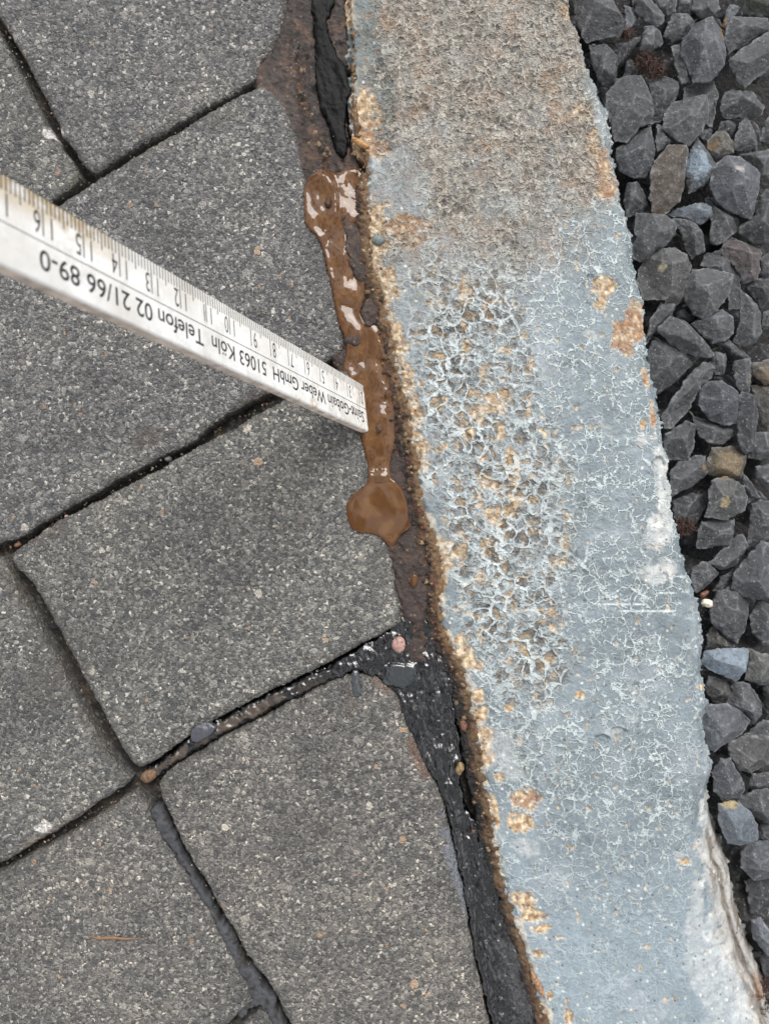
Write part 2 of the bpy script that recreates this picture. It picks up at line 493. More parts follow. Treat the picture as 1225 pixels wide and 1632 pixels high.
STAINS = [  # x, y, rx, ry, rot, colour, strength : pigment stains of the stones
    (84, 212, 16, 11, 20, (225, 222, 218), .75), (70, 1319, 16, 9, -10, (225, 222, 216), .8), (52, 1345, 22, 10, -30, (150, 130, 105), .5),
    (735, 1400, 16, 95, -18, (112, 116, 124), .85), (770, 1500, 10, 60, -14, (112, 116, 124), .5),
    (235, 700, 30, 16, -30, (72, 60, 54), .6), (75, 850, 45, 16, -20, (72, 62, 58), .55), (400, 640, 34, 14, -30, (70, 58, 54), .65),
    (90, 1085, 40, 60, 60, (84, 74, 68), .4), (160, 1170, 20, 60, -30, (72, 66, 56), .5), (120, 1310, 60, 14, -30, (84, 68, 64), .5),
    (350, 190, 40, 10, -30, (84, 86, 72), .35), (250, 232, 60, 9, -30, (88, 88, 72), .4), (125, 285, 20, 14, -40, (82, 84, 62), .6),
    (300, 825, 22, 12, 0, (86, 74, 70), .2), (560, 1120, 10, 30, 10, (86, 74, 62), .5), (480, 1330, 60, 30, 0, (88, 78, 76), .2),
    (600, 900, 20, 60, 0, (84, 80, 72), .3), (428, 100, 20, 40, 20, (86, 70, 62), .4), (500, 420, 14, 90, -15, (76, 76, 72), .35),
    (200, 1498, 60, 3, -3, (120, 85, 50), .3), (252, 1255, 30, 16, 0, (80, 72, 62), .5), (665, 1210, 8, 40, -25, (110, 66, 40), .6), (610, 1095, 22, 7, 40, (105, 70, 40), .55),
    (330, 1190, 60, 9, -32, (72, 70, 68), .6), (20, 930, 14, 40, -25, (90, 78, 62), .5),
]
def c_paver(tint, seed):
    def f(x, y, s):
        c = np.broadcast_to(srgb(80, 78, 74), (len(x), 3)).copy()
        a = np.zeros(len(x))
        # greenish grime on the shoulders of each stone
        g = ss(16, 1, s + 8 * fbm(x, y, 30, 3, seed)) * .42
        c = mixc(c, srgb(62, 58, 50), g); a = np.maximum(a, g)
        for (bx, by, rx, ry, rot, sc, st) in STAINS:
            b = blob(x, y, bx, by, rx, ry, rot, .7, 12, 21) * st * (0.6 + .8 * np.clip(.5 + fbm(x, y, 5, 2, 31), 0, 1))
            b = np.clip(b, 0, 1)
            if b.max() > 0:
                c = mixc(c, srgb(*sc), b); a = np.maximum(a, b)
        return col4(c, a)
    return f
def z_paver(z0, tx, ty, seed, mx_, my_):
    def f(x, y, s):
        z = z0 + tx * (x - mx_) / 400 + ty * (y - my_) / 400
        z = z + .34 * fbm(x, y, 5.5, 3, seed, .7) + .2 * fbm(x, y, 60, 3, seed + 2)
        pit = worley(x, y, 13, seed + 4); z = z - .35 * ss(.28, .1, pit[0]) * (pit[2] > .72)
        ch = np.clip(1 - s / 13.0, 0, 1)
        return z - 1.4 * ch ** 2.2 - .4 * ss(2.5, 0, s)
    return f

PAVERS = [
    ('upper', [(5, 38), (50, 115), (85, 185), (98, 215), (120, 245), (143, 273), (152, 277), (200, 245), (250, 215), (300, 190), (350, 160), (395, 135), (412, 122), (413, 100), (435, 80), (450, 40), (458, 0), (468, -120), (-90, -120)],
     'paving stone at the top beside the purple brown soil strip', (0, .1, 0)),
    ('corner', [(-190, -130), (-98, -130), (-55, -60), (-5, 45), (40, 127), (78, 200), (95, 228), (117, 258), (130, 284), (100, 308), (60, 335), (-190, 480)],
     'top left paving stone with a small white scuff on its edge', (-.3, 0, .1)),
    ('second', [(161, 279), (229, 237), (270, 215), (300, 197), (350, 165), (400, 140), (418, 133), (440, 150), (455, 165), (475, 225), (492, 300), (512, 375), (530, 450), (544, 520), (550, 556), (526, 573), (432, 624), (375, 656), (330, 682), (308, 706), (270, 723), (225, 746), (150, 787), (98, 817), (56, 843), (34, 858), (0, 866), (-190, 960), (-190, 500), (60, 345), (101, 319)],
     'paving stone crossed by the white ruler above the open joint', (0, 0, 0)),
    ('middle', [(15, 889), (26, 875), (53, 857), (75, 838), (131, 808), (210, 770), (300, 718), (375, 680), (460, 631), (525, 592), (565, 580), (575, 690), (590, 740), (605, 800), (625, 880), (640, 950), (645, 988), (640, 997), (575, 1030), (520, 1060), (430, 1103), (330, 1155), (280, 1190), (245, 1215), (225, 1228), (205, 1215), (180, 1170), (150, 1115), (110, 1040), (75, 970), (45, 925), (22, 903)],
     'paving stone below the ruler, a round mud pool lapping its right edge', (0, 0, -.2)),
    ('lower', [(252, 1250), (258, 1235), (290, 1213), (340, 1183), (430, 1137), (510, 1095), (555, 1073), (595, 1075), (612, 1087), (636, 1112), (648, 1150), (670, 1202), (702, 1262), (723, 1347), (745, 1452), (764, 1564), (781, 1632), (812, 1760), (520, 1760), (485, 1690), (460, 1632), (432, 1575), (397, 1532), (372, 1485), (340, 1430), (303, 1370), (275, 1315), (255, 1270)],
     'paving stone with a grey film along its edge by the black bitumen', (.1, 0, 0)),
    ('left', [(-190, 975), (-5, 886), (6, 889), (27, 938), (61, 992), (94, 1058), (123, 1117), (158, 1178), (187, 1219), (207, 1241), (203, 1252), (160, 1280), (120, 1308), (60, 1345), (0, 1378), (-190, 1485)],
     'left paving stone with a white chip near its lower joint', (-.1, 0, .1)),
    ('low_left', [(-190, 1500), (0, 1390), (60, 1358), (130, 1318), (180, 1285), (212, 1262), (232, 1275), (250, 1315), (280, 1365), (310, 1410), (345, 1470), (375, 1530), (403, 1580), (408, 1598), (379, 1620), (355, 1640), (150, 1760), (-190, 1760)],
     'paving stone carrying a thin splinter, in the bottom left corner', (0, .1, 0)),
    ('bottom', [(388, 1632), (412, 1612), (432, 1612), (452, 1645), (512, 1760), (180, 1760), (340, 1665)],
     'paving stone of which only a tip shows at the bottom edge', (-.8, 0, 0)),
]
for i, (nm, poly, lab, (z0, tx, ty)) in enumerate(PAVERS):
    mx_ = sum(p[0] for p in poly) / len(poly); my_ = sum(p[1] for p in poly) / len(poly)
    o = field('paving_stone', poly, 2.0, z_paver(z0, tx, ty, 40 + i * 7, mx_, my_), c_paver(0, 60 + i), M_PAVER,
              depth=9, edge=(2.0, 7, 3.2, 34), seed=100 + i * 9)
    o.color = ((1.24, 1.23, 1.26, 1), (1.22, 1.22, 1.2, 1), (1.26, 1.26, 1.29, 1), (1.38, 1.38, 1.35, 1), (1.40, 1.35, 1.30, 1), (1.26, 1.26, 1.25, 1), (1.36, 1.32, 1.28, 1), (1.2, 1.18, 1.15, 1))[i]
    tag(o, 'grey concrete ' + lab, 'paving stone', 'grey concrete paving stones')

# ---------------------------------------------------------------- kerb
KERB_L = [(545, -130), (548, 0), (553, 60), (552, 150), (556, 205), (562, 240), (583, 262), (576, 300), (580, 345), (578, 400), (590, 440), (602, 480), (612, 515), (620, 545), (627, 600), (640, 650), (646, 690), (660, 735), (662, 790), (672, 830), (688, 870), (694, 905), (693, 960), (702, 1010), (722, 1055), (735, 1090), (747, 1140), (755, 1190), (762, 1240), (773, 1290), (779, 1340), (790, 1385), (803, 1435), (820, 1490), (835, 1540), (848, 1590), (864, 1632), (895, 1760)]
KERB_R = [(905, -130), (905, 0), (915, 30), (930, 60), (935, 100), (950, 135), (965, 160), (975, 200), (978, 235), (985, 265), (988, 300), (993, 325), (1007, 365), (1012, 390), (1011, 410), (1022, 450), (1030, 500), (1031, 530), (1037, 580), (1048, 620), (1053, 650), (1058, 690), (1068, 735), (1066, 770), (1074, 800), (1080, 840), (1092, 880), (1096, 905), (1112, 950), (1120, 985), (1123, 1040), (1122, 1090), (1133, 1120), (1122, 1150), (1130, 1195), (1142, 1220), (1138, 1260), (1146, 1300), (1165, 1350), (1182, 1400), (1192, 1450), (1205, 1500), (1222, 1545), (1245, 1600), (1300, 1760)]
KERB = KERB_R + KERB_L[::-1]
OCHRE = [(900, 12, 16, 14, 0), (930, 176, 15, 17, 0), (943, 226, 13, 24, -10), (966, 285, 19, 48, -12), (962, 455, 17, 20, 20), (957, 482, 12, 10, 0), (1000, 530, 24, 34, 10), (1016, 505, 12, 30, -10), (1000, 562, 7, 8, 0), (1029, 602, 6, 24, -8), (1040, 664, 6, 20, -5), (1024, 678, 6, 10, 0),
         (646, 364, 44, 22, 10), (600, 375, 22, 46, 0), (613, 452, 20, 40, -15), (632, 540, 14, 40, -15), (648, 600, 12, 30, -10), (655, 650, 16, 40, -20), (668, 710, 12, 40, -10), (582, 180, 26, 40, 10), (592, 228, 25, 30, 10), (578, 250, 14, 16, 0), (549, 5, 12, 14, 0),
         (712, 885, 26, 24, 0), (700, 930, 10, 24, 0), (738, 1030, 14, 18, -20), (752, 1055, 18, 14, 10), (763, 1110, 10, 14, 0), (765, 1140, 13, 14, 0), (775, 1205, 15, 12, 40), (797, 1240, 12, 8, 40), (774, 1176, 15, 16, 0), (788, 1290, 8, 24, -15), (838, 1275, 22, 18, 30), (826, 1310, 22, 16, 20), (834, 1440, 22, 14, 50), (850, 1462, 26, 10, 0), (862, 1480, 14, 8, 0), (856, 1520, 9, 7, 0), (875, 1587, 6, 7, 0), (906, 1618, 9, 12, -30), (1118, 1096, 9, 5, 20), (1090, 1372, 12, 6, 0), (925, 1108, 8, 8, 0), (880, 975, 8, 8, 0), (812, 1130, 8, 7, 0),
         (745, 470, 14, 16, 0), (778, 500, 8, 10, 0), (790, 640, 26, 20, -30), (762, 655, 16, 10, 0), (793, 680, 9, 10, 0), (745, 690, 12, 12, 0), (815, 740, 12, 34, -10), (780, 770, 24, 12, 20), (820, 795, 12, 34, 0), (790, 820, 22, 16, 0), (775, 870, 12, 14, 0), (800, 850, 9, 16, 0)]
PALE = [(1052, 735, 12, 26, 0), (1064, 790, 17, 60, -5), (1050, 850, 24, 26, 0), (1065, 905, 20, 12, 30), (1035, 915, 34, 14, 10), (965, 685, 20, 7, 45), (940, 535, 14, 8, 40), (1005, 1145, 12, 7, 0), (978, 1165, 22, 7, -25), (1015, 1110, 8, 22, -35), (1022, 700, 9, 10, 0), (800, 1190, 24, 30, 0), (815, 1230, 22, 16, 20), (835, 1350, 22, 14, 0),
        (1140, 1300, 26, 34, 0), (1110, 1480, 15, 90, 4), (1150, 1380, 26, 60, -22), (1190, 1500, 26, 90, -20), (1150, 1560, 50, 90, -10), (1180, 1660, 70, 70, 0), (1082, 1365, 10, 10, 0)]
PITS = [(1050, 738, 12, 10, -1.5), (1000, 985, 3, 3, -.3), (960, 1178, 12, 7, -1.3), (985, 1167, 14, 8, -1.0), (1012, 1100, 6, 14, -.9), (850, 1262, 6, 22, -.8), (940, 455, 12, 18, -.8), (675, 180, 16, 12, -.6), (745, 50, 12, 10, .7), (1000, 1195, 4, 5, -.4), (868, 930, 10, 10, -.6), (740, 620, 30, 40, -.2)]

def kerb_common(x, y, s):
    wx = x + 9 * fbm(x, y, 34, 3, 301); wy = y + 9 * fbm(x, y, 34, 3, 302)
    n_big = fbm(x, y, 120, 4, 303)
    n_mid = fbm(x, y, 34, 4, 304)
    # zones
    rough = ss(520, 320, y + 70 * n_big + 30 * fbm(x, y, 14, 3, 306) + (x - 760) * .20) * ss(560, 625, x + 40 * n_mid)
    rough = rough * (1 - ss(840, 965, x + 90 * n_mid + 40 * fbm(x, y, 14, 3, 311)) * ss(250, 400, y + 60 * n_mid)) * (1 - .85 * ss(925, 955, x + 20 * n_mid - (y - 150) * .15))
    rough = rough * (1 - .5 * ss(.0, .45, fbm(x, y, 90, 5, 307, .65)) * ss(60, 240, y)) * (1 - .6 * blob(x, y, 640, 300, 46, 70, 0, .6, 20, 308))
    rough = np.clip(rough, 0, 1)
    nw = np.interp(y, [380, 500, 650, 850, 1000, 1150, 1260], [60, 95, 120, 100, 85, 60, 30])
    nx = (x + 45 * n_mid + 60 * n_big - (735 + (y - 450) * .165)) / nw
    net = ss(1.35, .35, np.abs(nx)) * ss(380, 440, y + 50 * n_mid) * ss(1330, 950, y + 120 * n_big)
    net = np.clip(net * (1.0 + .5 * n_mid), 0, 1) * (1 - rough)
    fine = ss(1600, 1150, y - 60 * n_big) * .7 + .3
    fine = fine * (1 - .9 * ss(.12, .4, fbm(x, y, 80, 3, 310))) * (1 - .5 * ss(1060, 1120, x)) * ss(635, 700, x - (y - 400) * .10 + 40 * n_mid)
    left = ss(26, 4, sdf_left(x, y) + 14 * n_mid)
    och = np.zeros_like(x)
    for a in OCHRE: och = np.maximum(och, blob(x, y, *a, nz=.95, sc=18, seed=320))
    och = np.maximum(och, left * ss(-.12, .2, fbm(x, y, 40, 3, 322)) * .95)
    ho = ss(.2, .36, fbm(x, y, 26, 3, 325)) * ss(.25, .6, net); och = np.maximum(och, ho)
    och = och * (.15 + .85 * ss(-.38, -.12, fbm(x, y, 11, 5, 328, .7)))
    small = ss(.44, .56, fbm(x, y, 16, 2, 326)) * ss(.3, -.1, fbm(x, y, 140, 2, 327)) * .8; och = np.maximum(och, small * (1 - rough * .5))
    pale = np.zeros_like(x)
    for a in PALE: pale = np.maximum(pale, blob(x, y, *a, nz=.8, sc=20, seed=330))
    # crackle ridges
    f1, f2, idr = worley(wx + 6 * fbm(x, y, 10, 2, 338), wy + 6 * fbm(x, y, 10, 2, 339), 21, 340); e1 = f2 - f1
    g1, g2, _ = worley(wx + 5 * fbm(x, y, 9, 2, 341), wy + 5 * fbm(x, y, 9, 2, 342), 10.5, 343); e2 = g2 - g1
    br1 = ss(-.22, .08, fbm(x, y, 17, 2, 345)); br2 = ss(.0, .26, fbm(x, y, 13, 2, 346))
    h1, h2, _ = worley(wx + 9 * fbm(x, y, 12, 2, 347), wy + 9 * fbm(x, y, 12, 2, 348), 34, 349); e3 = h2 - h1
    thick = ss(.14, .06, e3 + .10 * fbm(x, y, 6, 2, 350)) * ss(-.25, .05, fbm(x, y, 28, 2, 351))
    rid_net = np.clip(np.maximum(thick, ss(.17, .07, e1) * br1), 0, 1) * ss(.12, .5, net)
    rid_fine = np.maximum(ss(.105, .03, e1) * br1, .8 * ss(.15, .05, e2) * br2) * fine * (1 - rough) * (1 - .6 * ss(.3, .7, net))
    wq = x + 4 * fbm(x, y, 8, 2, 361); wr = y + 4 * fbm(x, y, 8, 2, 362)
    q1, q2, qi = worley(wq, wr, 17, 363); eq = q2 - q1
    rid_rough = ss(.26, .08, eq) * ss(-.15, .12, fbm(x, y, 12, 2, 364)) * np.maximum(rough, .0)
    pit_r = ss(.42, .22, q1) * (qi > .45) * ss(-.3, .1, fbm(x, y, 40, 2, 365)) * rough
    return dict(rough=rough, net=net, fine=fine, och=och, pale=pale, rn=rid_net, rf=rid_fine * (1 - och) * (1 - .5 * pale), rr=rid_rough, pit=pit_r, nb=n_big, nm=n_mid, e1=e1, idr=idr)

def sdf_left(x, y):
    L = np.array(KERB_L)
    xl = np.interp(y, L[:, 1], L[:, 0])
    return x - xl
def sdf_right(x, y):
    L = np.array(KERB_R)
    return np.interp(y, L[:, 1], L[:, 0]) - x

_cache = {}
def K(x, y, s):
    k = len(x)
    if k not in _cache: _cache[k] = kerb_common(x, y, s)
    return _cache[k]

def z_kerb(x, y, s):
    k = K(x, y, s)
    z = 1.8 + .5 * k['nb'] + .35 * fbm(x, y, 45, 3, 370) + .10 * fbm(x, y, 5, 2, 371)
    z += .06 * k['rn'] + .08 * k['rr'] - .45 * k['pit']
    z += k['rough'] * .35 * fbm(x, y, 8, 3, 372)
    z -= k['och'] * (.42 + .35 * fbm(x, y, 9, 4, 373, .65))
    z -= .28 * ss(.25, .6, k['net']) * ss(.1, -.2, fbm(x, y, 15, 3, 374)) * (1 - k['rn'])
    z += k['pale'] * .25 * fbm(x, y, 14, 3, 375)
    # dents in smooth paint
    z -= .25 * ss(.25, .5, fbm(x, y, 22, 2, 376)) * (1 - k['rough'])
    for (px, py, rx, ry, d) in PITS: z += d * blob(x, y, px, py, rx, ry, 0, .4, 9, 380)
    # greenish slab step at the upper left
    st = blob(x, y, 585, 150, 42, 105, -12, .25, 20, 381); z -= 1.2 * st
    # rounded left arris
    z -= 2.2 * ss(16, 0, s) * ss(30, 10, sdf_left(x, y))
    dr = sdf_right(x, y)
    z -= 2.4 * ss(15, 0, dr)
    # lower right: the flank slopes away and splits into ledges
    fl = ss(1180, 1330, y); wdt = 40 + 90 * ss(1250, 1500, y)
    t = np.clip(1 - dr / wdt, 0, 1) * fl
    z -= 9.0 * t ** 1.4 + 1.6 * t * fbm(x + y * .35, y * .3, 18, 3, 383)
    crack = np.exp(-((dr - 26 - 12 * fbm(x * .3, y, 60, 3, 384)) / 3.5) ** 2) * ss(1330, 1400, y)
    z -= 1.3 * crack
    return z

def c_kerb(x, y, s):
    k = K(x, y, s); n = len(x)
    tone = np.clip(.5 + .8 * k['nb'] + .5 * fbm(x, y, 50, 3, 390), 0, 1)
    c = mixc(np.broadcast_to(srgb(88, 98, 103), (n, 3)), srgb(111, 122, 128), tone)
    c = mixc(c, srgb(126, 139, 147), ss(1250, 1560, y) * .6)
    c = mixc(c, srgb(140, 146, 152), ss(.1, .5, fbm(x, y, 90, 3, 391)) * .5)
    # brownish weathered top
    rc = mixc(np.broadcast_to(srgb(112, 107, 101), (n, 3)), srgb(136, 106, 80), ss(-.1, .35, fbm(x, y, 70, 5, 392, .6)))
    rc = mixc(rc, srgb(138, 138, 134), ss(-.05, .3, fbm(x, y, 60, 4, 393)) * .8)
    rc = mixc(rc, srgb(74, 70, 68), k['pit'] * .7)
    rc = mixc(rc, srgb(150, 143, 131), k['rr'] * .25)
    rc = mixc(rc, srgb(172, 152, 122), ss(.38, .5, fbm(x, y, 14, 2, 394)) * .7)
    c = mixc(c, rc, k['rough'])
    # scoured, darker paint between the crackle of the middle zone
    dk = ss(.2, .6, k['net']) * ss(.02, -.2, fbm(x, y, 15, 3, 374) + .25 * fbm(x, y, 70, 2, 377)) * (1 - k['rn'])
    c = mixc(c, srgb(84, 80, 76), dk * .5)
    c = mixc(c, srgb(112, 88, 64), ss(.35, .7, k['net']) * ss(.0, .3, fbm(x, y, 9, 2, 396)) * .5)
    # bare ochre concrete
    ot = fbm(x, y, 9, 3, 397)
    oc = mixc(np.broadcast_to(srgb(152, 128, 98), (n, 3)), srgb(192, 174, 146), ss(.0, .35, ot))
    oc = mixc(oc, srgb(118, 95, 72), ss(-.05, -.3, ot))
    rust = np.maximum.reduce([blob(x, y, 968, 295, 26, 60, 0, .3, 9, 2), blob(x, y, 1000, 530, 34, 50, 0, .3, 9, 2), blob(x, y, 1035, 630, 14, 60, 0, .3, 9, 2), blob(x, y, 590, 225, 34, 40, 0, .3, 9, 2), blob(x, y, 650, 365, 40, 26, 0, .3, 9, 2), blob(x, y, 838, 1270, 26, 22, 0, .3, 9, 2)])
    oc = mixc(oc, srgb(124, 84, 56), rust * .7 * ss(-.3, .3, fbm(x, y, 16, 2, 398) + .1))
    c = mixc(c, oc, k['och'])
    # white rim round the bare places
    rim = .6 * ss(.08, .3, k['och']) * ss(.85, .55, k['och']); c = mixc(c, srgb(196, 192, 180), rim * .6)
    pc = mixc(np.broadcast_to(srgb(164, 166, 166), (n, 3)), srgb(190, 189, 185), ss(-.2, .3, fbm(x, y, 18, 3, 399)))
    pc = mixc(pc, srgb(140, 136, 130), ss(.2, .45, fbm(x, y, 10, 3, 400)))
    pm = k['pale'] * (.35 + .6 * ss(90, 40, sdf_right(x, y)) * np.clip(.7 + fbm(x, y, 24, 3, 401), 0, 1))
    c = mixc(c, pc, pm)
    # crackle lips
    c = mixc(c, mixc(np.broadcast_to(srgb(166, 178, 181), (n, 3)), srgb(168, 162, 148), ss(-.1, .3, k['nm'])), k['rn'] * .15)
    # green slab
    st = np.maximum(blob(x, y, 588, 140, 38, 100, -12, .25, 20, 381), blob(x, y, 565, 20, 40, 110, -8, .4, 20, 382)) * (1 - k['och']); c = mixc(c, mixc(np.broadcast_to(srgb(76, 86, 86), (n, 3)), srgb(96, 88, 76), ss(0, .4, fbm(x, y, 16, 3, 385))), st * .92)
    # lower right flank
    dr = sdf_right(x, y); t = np.clip(1 - dr / 70, 0, 1) * ss(1290, 1370, y)
    c = mixc(c, srgb(146, 142, 137), ss(.1, .6, t) * .8)
    st_ = fbm(dr + .25 * fbm(x, y, 50, 2, 409) * 60, y * .16, 11, 4, 408); c = mixc(c, srgb(96, 89, 82), ss(-.05, .25, st_) * ss(.1, .5, t) * .85); c = mixc(c, srgb(134, 110, 84), ss(.2, .4, fbm(x, y, 16, 4, 411)) * t * .6)
    c = mixc(c, srgb(96, 84, 72), np.exp(-((dr - 26 - 12 * fbm(x * .3, y, 60, 3, 384)) / 3.0) ** 2) * ss(1330, 1400, y) * .5)
    c = mixc(c, srgb(118, 84, 58), blob(x, y, 1224, 1592, 9, 24, 0, .9, 8, 5) * .7)
    # straight scratches
    for (x0, x1, yy) in ((1050, 1075, 945), (985, 1075, 974), (960, 1030, 963)):
        c = mixc(c, srgb(200, 208, 210), np.exp(-((y - yy) / 1.4) ** 2) * ss(x0 - 4, x0 + 4, x) * ss(x1 + 4, x1 - 4, x) * .8)
    # tiny dark holes and dust
    hl = worley(x, y, 20, 405); c = mixc(c, srgb(52, 56, 60), ss(.11, .06, hl[0]) * (hl[2] > .72) * .85)
    hw = worley(x, y, 26, 407); c = mixc(c, srgb(196, 196, 190), ss(.10, .06, hw[0]) * (hw[2] > .6) * .7)
    ro = np.clip(k['rough'] * .7 + k['och'] + k['pale'] * .6, 0, 1)
    return col4(c, ro)

kerb = bpy.data.objects.new('concrete_kerb', None); COL.objects.link(kerb)
kerb.location = (0.06, 0, -.03)
tag(kerb, 'blue grey painted concrete kerb slab with crackled flaking paint between paving and gravel', 'kerb')
KP = Matrix.Translation(kerb.location).inverted()
def adopt(o, root, inv):
    o.parent = root; o.matrix_parent_inverse = inv
    return o
body = field('painted_top', KERB, 1.45, z_kerb, c_kerb, M_KERB, zref=1.8, depth=30, edge=(5.0, 8, 7.0, 24), seed=500)
adopt(body, kerb, KP)
kk = _cache[len(body.data.vertices)]
dens = np.maximum(np.maximum(kk['fine'], kk['net'] * .45), kk['rough'] * .3) * (1 - .8 * kk['och']) * (1 - .5 * kk['pale'])
dens = np.clip(dens, 0, 1)
mk = np.stack([dens, kk['rough'], kk['net'], np.ones_like(dens)], 1)
body.data.color_attributes.new('Msk', 'FLOAT_COLOR', 'POINT').data.foreach_set('color', mk.astype(np.float32).ravel())

ERODE = [(x - np.interp(y, [-130, 250, 330, 700, 900, 1100, 1400, 1700], [-9, -8, 24, 30, 38, 24, 12, 8]), y) for x, y in KERB_L] + [(x + 16, y) for x, y in KERB_L[::-1]]
def z_er(x, y, s):
    d = -sdf_left(x, y)
    return .6 - .085 * np.clip(d, 0, 99) + 2.0 * fbm(x, y, 15, 5, 510, .68) + .6 * fbm(x, y, 5, 2, 511) - 2.0 * ss(40, 60, d)
def c_er(x, y, s):
    n = fbm(x, y, 20, 4, 512); d = -sdf_left(x, y); N_ = len(x)
    c = mixc(np.broadcast_to(srgb(34, 26, 20), (N_, 3)), srgb(86, 58, 36), ss(-.1, .3, n))
    c = mixc(c, srgb(138, 108, 74), ss(7, -4, d + 22 * n) * .7)
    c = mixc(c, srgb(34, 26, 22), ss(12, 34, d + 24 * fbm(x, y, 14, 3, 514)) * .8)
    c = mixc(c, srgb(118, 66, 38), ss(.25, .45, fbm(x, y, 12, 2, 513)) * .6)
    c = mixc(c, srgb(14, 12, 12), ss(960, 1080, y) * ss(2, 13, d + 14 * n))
    c = c * (.68 - .2 * ss(1000, 1150, y))[:, None]  # colours multiplied down so the lit slope reads as shadowed
    return col4(c)
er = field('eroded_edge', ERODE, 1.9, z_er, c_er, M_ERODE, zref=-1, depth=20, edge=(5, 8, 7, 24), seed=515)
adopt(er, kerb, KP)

# ---------------------------------------------------------------- soil crust in the wide joint
CR = [(452, -130), (540, -130), (560, 60), (548, 150), (556, 230), (575, 262), (585, 340), (592, 420), (612, 500), (622, 560), (640, 650), (655, 740), (668, 830), (690, 900), (700, 1000), (690, 1060), (640, 1060), (620, 900), (590, 780), (560, 700), (540, 600), (520, 560), (500, 380), (470, 260), (440, 165), (400, 140), (405, 105), (430, 60)]
def z_crust(x, y, s):
    n = fbm(x, y, 26, 4, 520, .6)
    z = -1.3 + 1.5 * n + .8 * fbm(x, y, 11, 4, 521, .65)
    z = z + .8 * ss(700, 780, y) + 1.2 * blob(x, y, 655, 930, 26, 75, -8, .3, 20, 3)     # raised crust lumps at the lower end
    z = z + 1.6 * blob(x, y, 565, 395, 14, 60, -12, .5, 12, 3) + 1.8 * blob(x, y, 590, 500, 15, 24, 0, .5, 12, 3) + 1.3 * blob(x, y, 564, 541, 13, 12, 0, .5, 12, 3)
    return z - 1.0 * ss(8, 0, s)
def c_crust(x, y, s):
    n = fbm(x, y, 30, 4, 522)
    c = mixc(np.broadcast_to(srgb(46, 37, 33), (len(x), 3)), srgb(72, 53, 42), ss(-.15, .3, n))
    c = mixc(c, srgb(30, 24, 22), ss(.0, .3, fbm(x, y, 12, 4, 523)))
    c = mixc(c, srgb(68, 57, 52), ss(60, 160, y) * ss(300, 230, y) * ss(485, 465, x) * .5)
    c = mixc(c, srgb(50, 38, 34), ss(330, 400, y) * .55)
    return col4(c)
tag(field('soil_crust', CR, 2, z_crust, c_crust, M_CRUST, zref=-1, depth=8, edge=(3, 8, 3, 25), seed=524),
    'crumbly purple brown soil crust filling the joint beside the kerb', 'soil', kind='stuff')

# ---------------------------------------------------------------- bitumen
def wrinkle(x, y, seed, along=.28):
    t = x * along + y * 0
    a = math.radians(14)
    u = x * math.cos(a) - y * math.sin(a); v = x * math.sin(a) + y * math.cos(a)
    return fbm(u, v * .28, 17, 4, seed, .48)
def z_bit(base, amp, seed, smooth_blobs=(), bed=.3):
    def f(x, y, s):
        w_ = wrinkle(x, y, seed)
        z = base + amp * w_ + .6 * amp * fbm(x, y, 30, 3, seed + 4) + .16 * amp * fbm(x, y, 7, 3, seed + 5)
        for b in smooth_blobs:
            m = blob(x, y, *b[:5], nz=.3, sc=14, seed=3); z = z * (1 - m) + b[5] * m
        return z - bed * ss(5, 0, s)
    return f
def c_bit(seed, dust=0.0, smooth_blobs=()):
    def f(x, y, s):
        n = fbm(x, y, 20, 4, seed)
        c = mixc(np.broadcast_to(srgb(4, 4, 5), (len(x), 3)), srgb(12, 13, 14), ss(0, .4, n))
        c = mixc(c, srgb(92, 74, 58), np.clip(ss(.05, .4, fbm(x, y, 34, 3, seed + 2)) * dust, 0, 1))
        ro = np.clip(.04 + .14 * n + dust * .5, 0, 1)
        film = ss(.05, .3, fbm(x * 1.2, y * .45, 16, 4, seed + 3)) * (.2 if seed == 555 else .1) * np.clip(.6 + 1.6 * fbm(x, y, 5, 3, seed + 7), 0, 1); c = mixc(c, srgb(50, 52, 56), film)  # film: grey gloss streaks of the wet bitumen painted into the colour
        low = blob(x, y, 824, 1565, 22, 90, -14, 1.1, 20, 6) * np.clip(.75 + 1.5 * fbm(x, y, 6, 4, 9), 0, 1); c = mixc(c, srgb(62, 62, 65), low * .65); ro = ro + (.22 if seed == 545 else 0)  # low: broad glossy patch painted in as lighter grey
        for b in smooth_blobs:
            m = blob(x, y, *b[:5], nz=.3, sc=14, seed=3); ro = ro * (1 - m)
            c = mixc(c, srgb(30, 34, 37), m)  # sky reflection of the pool painted in as blue-grey
        return col4(c, ro)
    return f
UP = [(492, -130), (530, -130), (536, 0), (520, 40), (532, 75), (552, 110), (562, 150), (553, 160), (550, 205), (556, 235), (550, 252), (532, 240), (528, 210), (505, 160), (502, 110), (500, 50), (495, 0)]
tag(field('bitumen_sealant', UP, 1.8, z_bit(.2, .6, 540), c_bit(545), M_BITDULL, depth=6, edge=(2.5, 7, 3, 20), seed=546),
    'glossy black bitumen strip at the top, beside the brown soil and the kerb', 'bitumen', 'black bitumen joint sealant')
pools = [(637, 1077, 26, 20, 0, .45)]
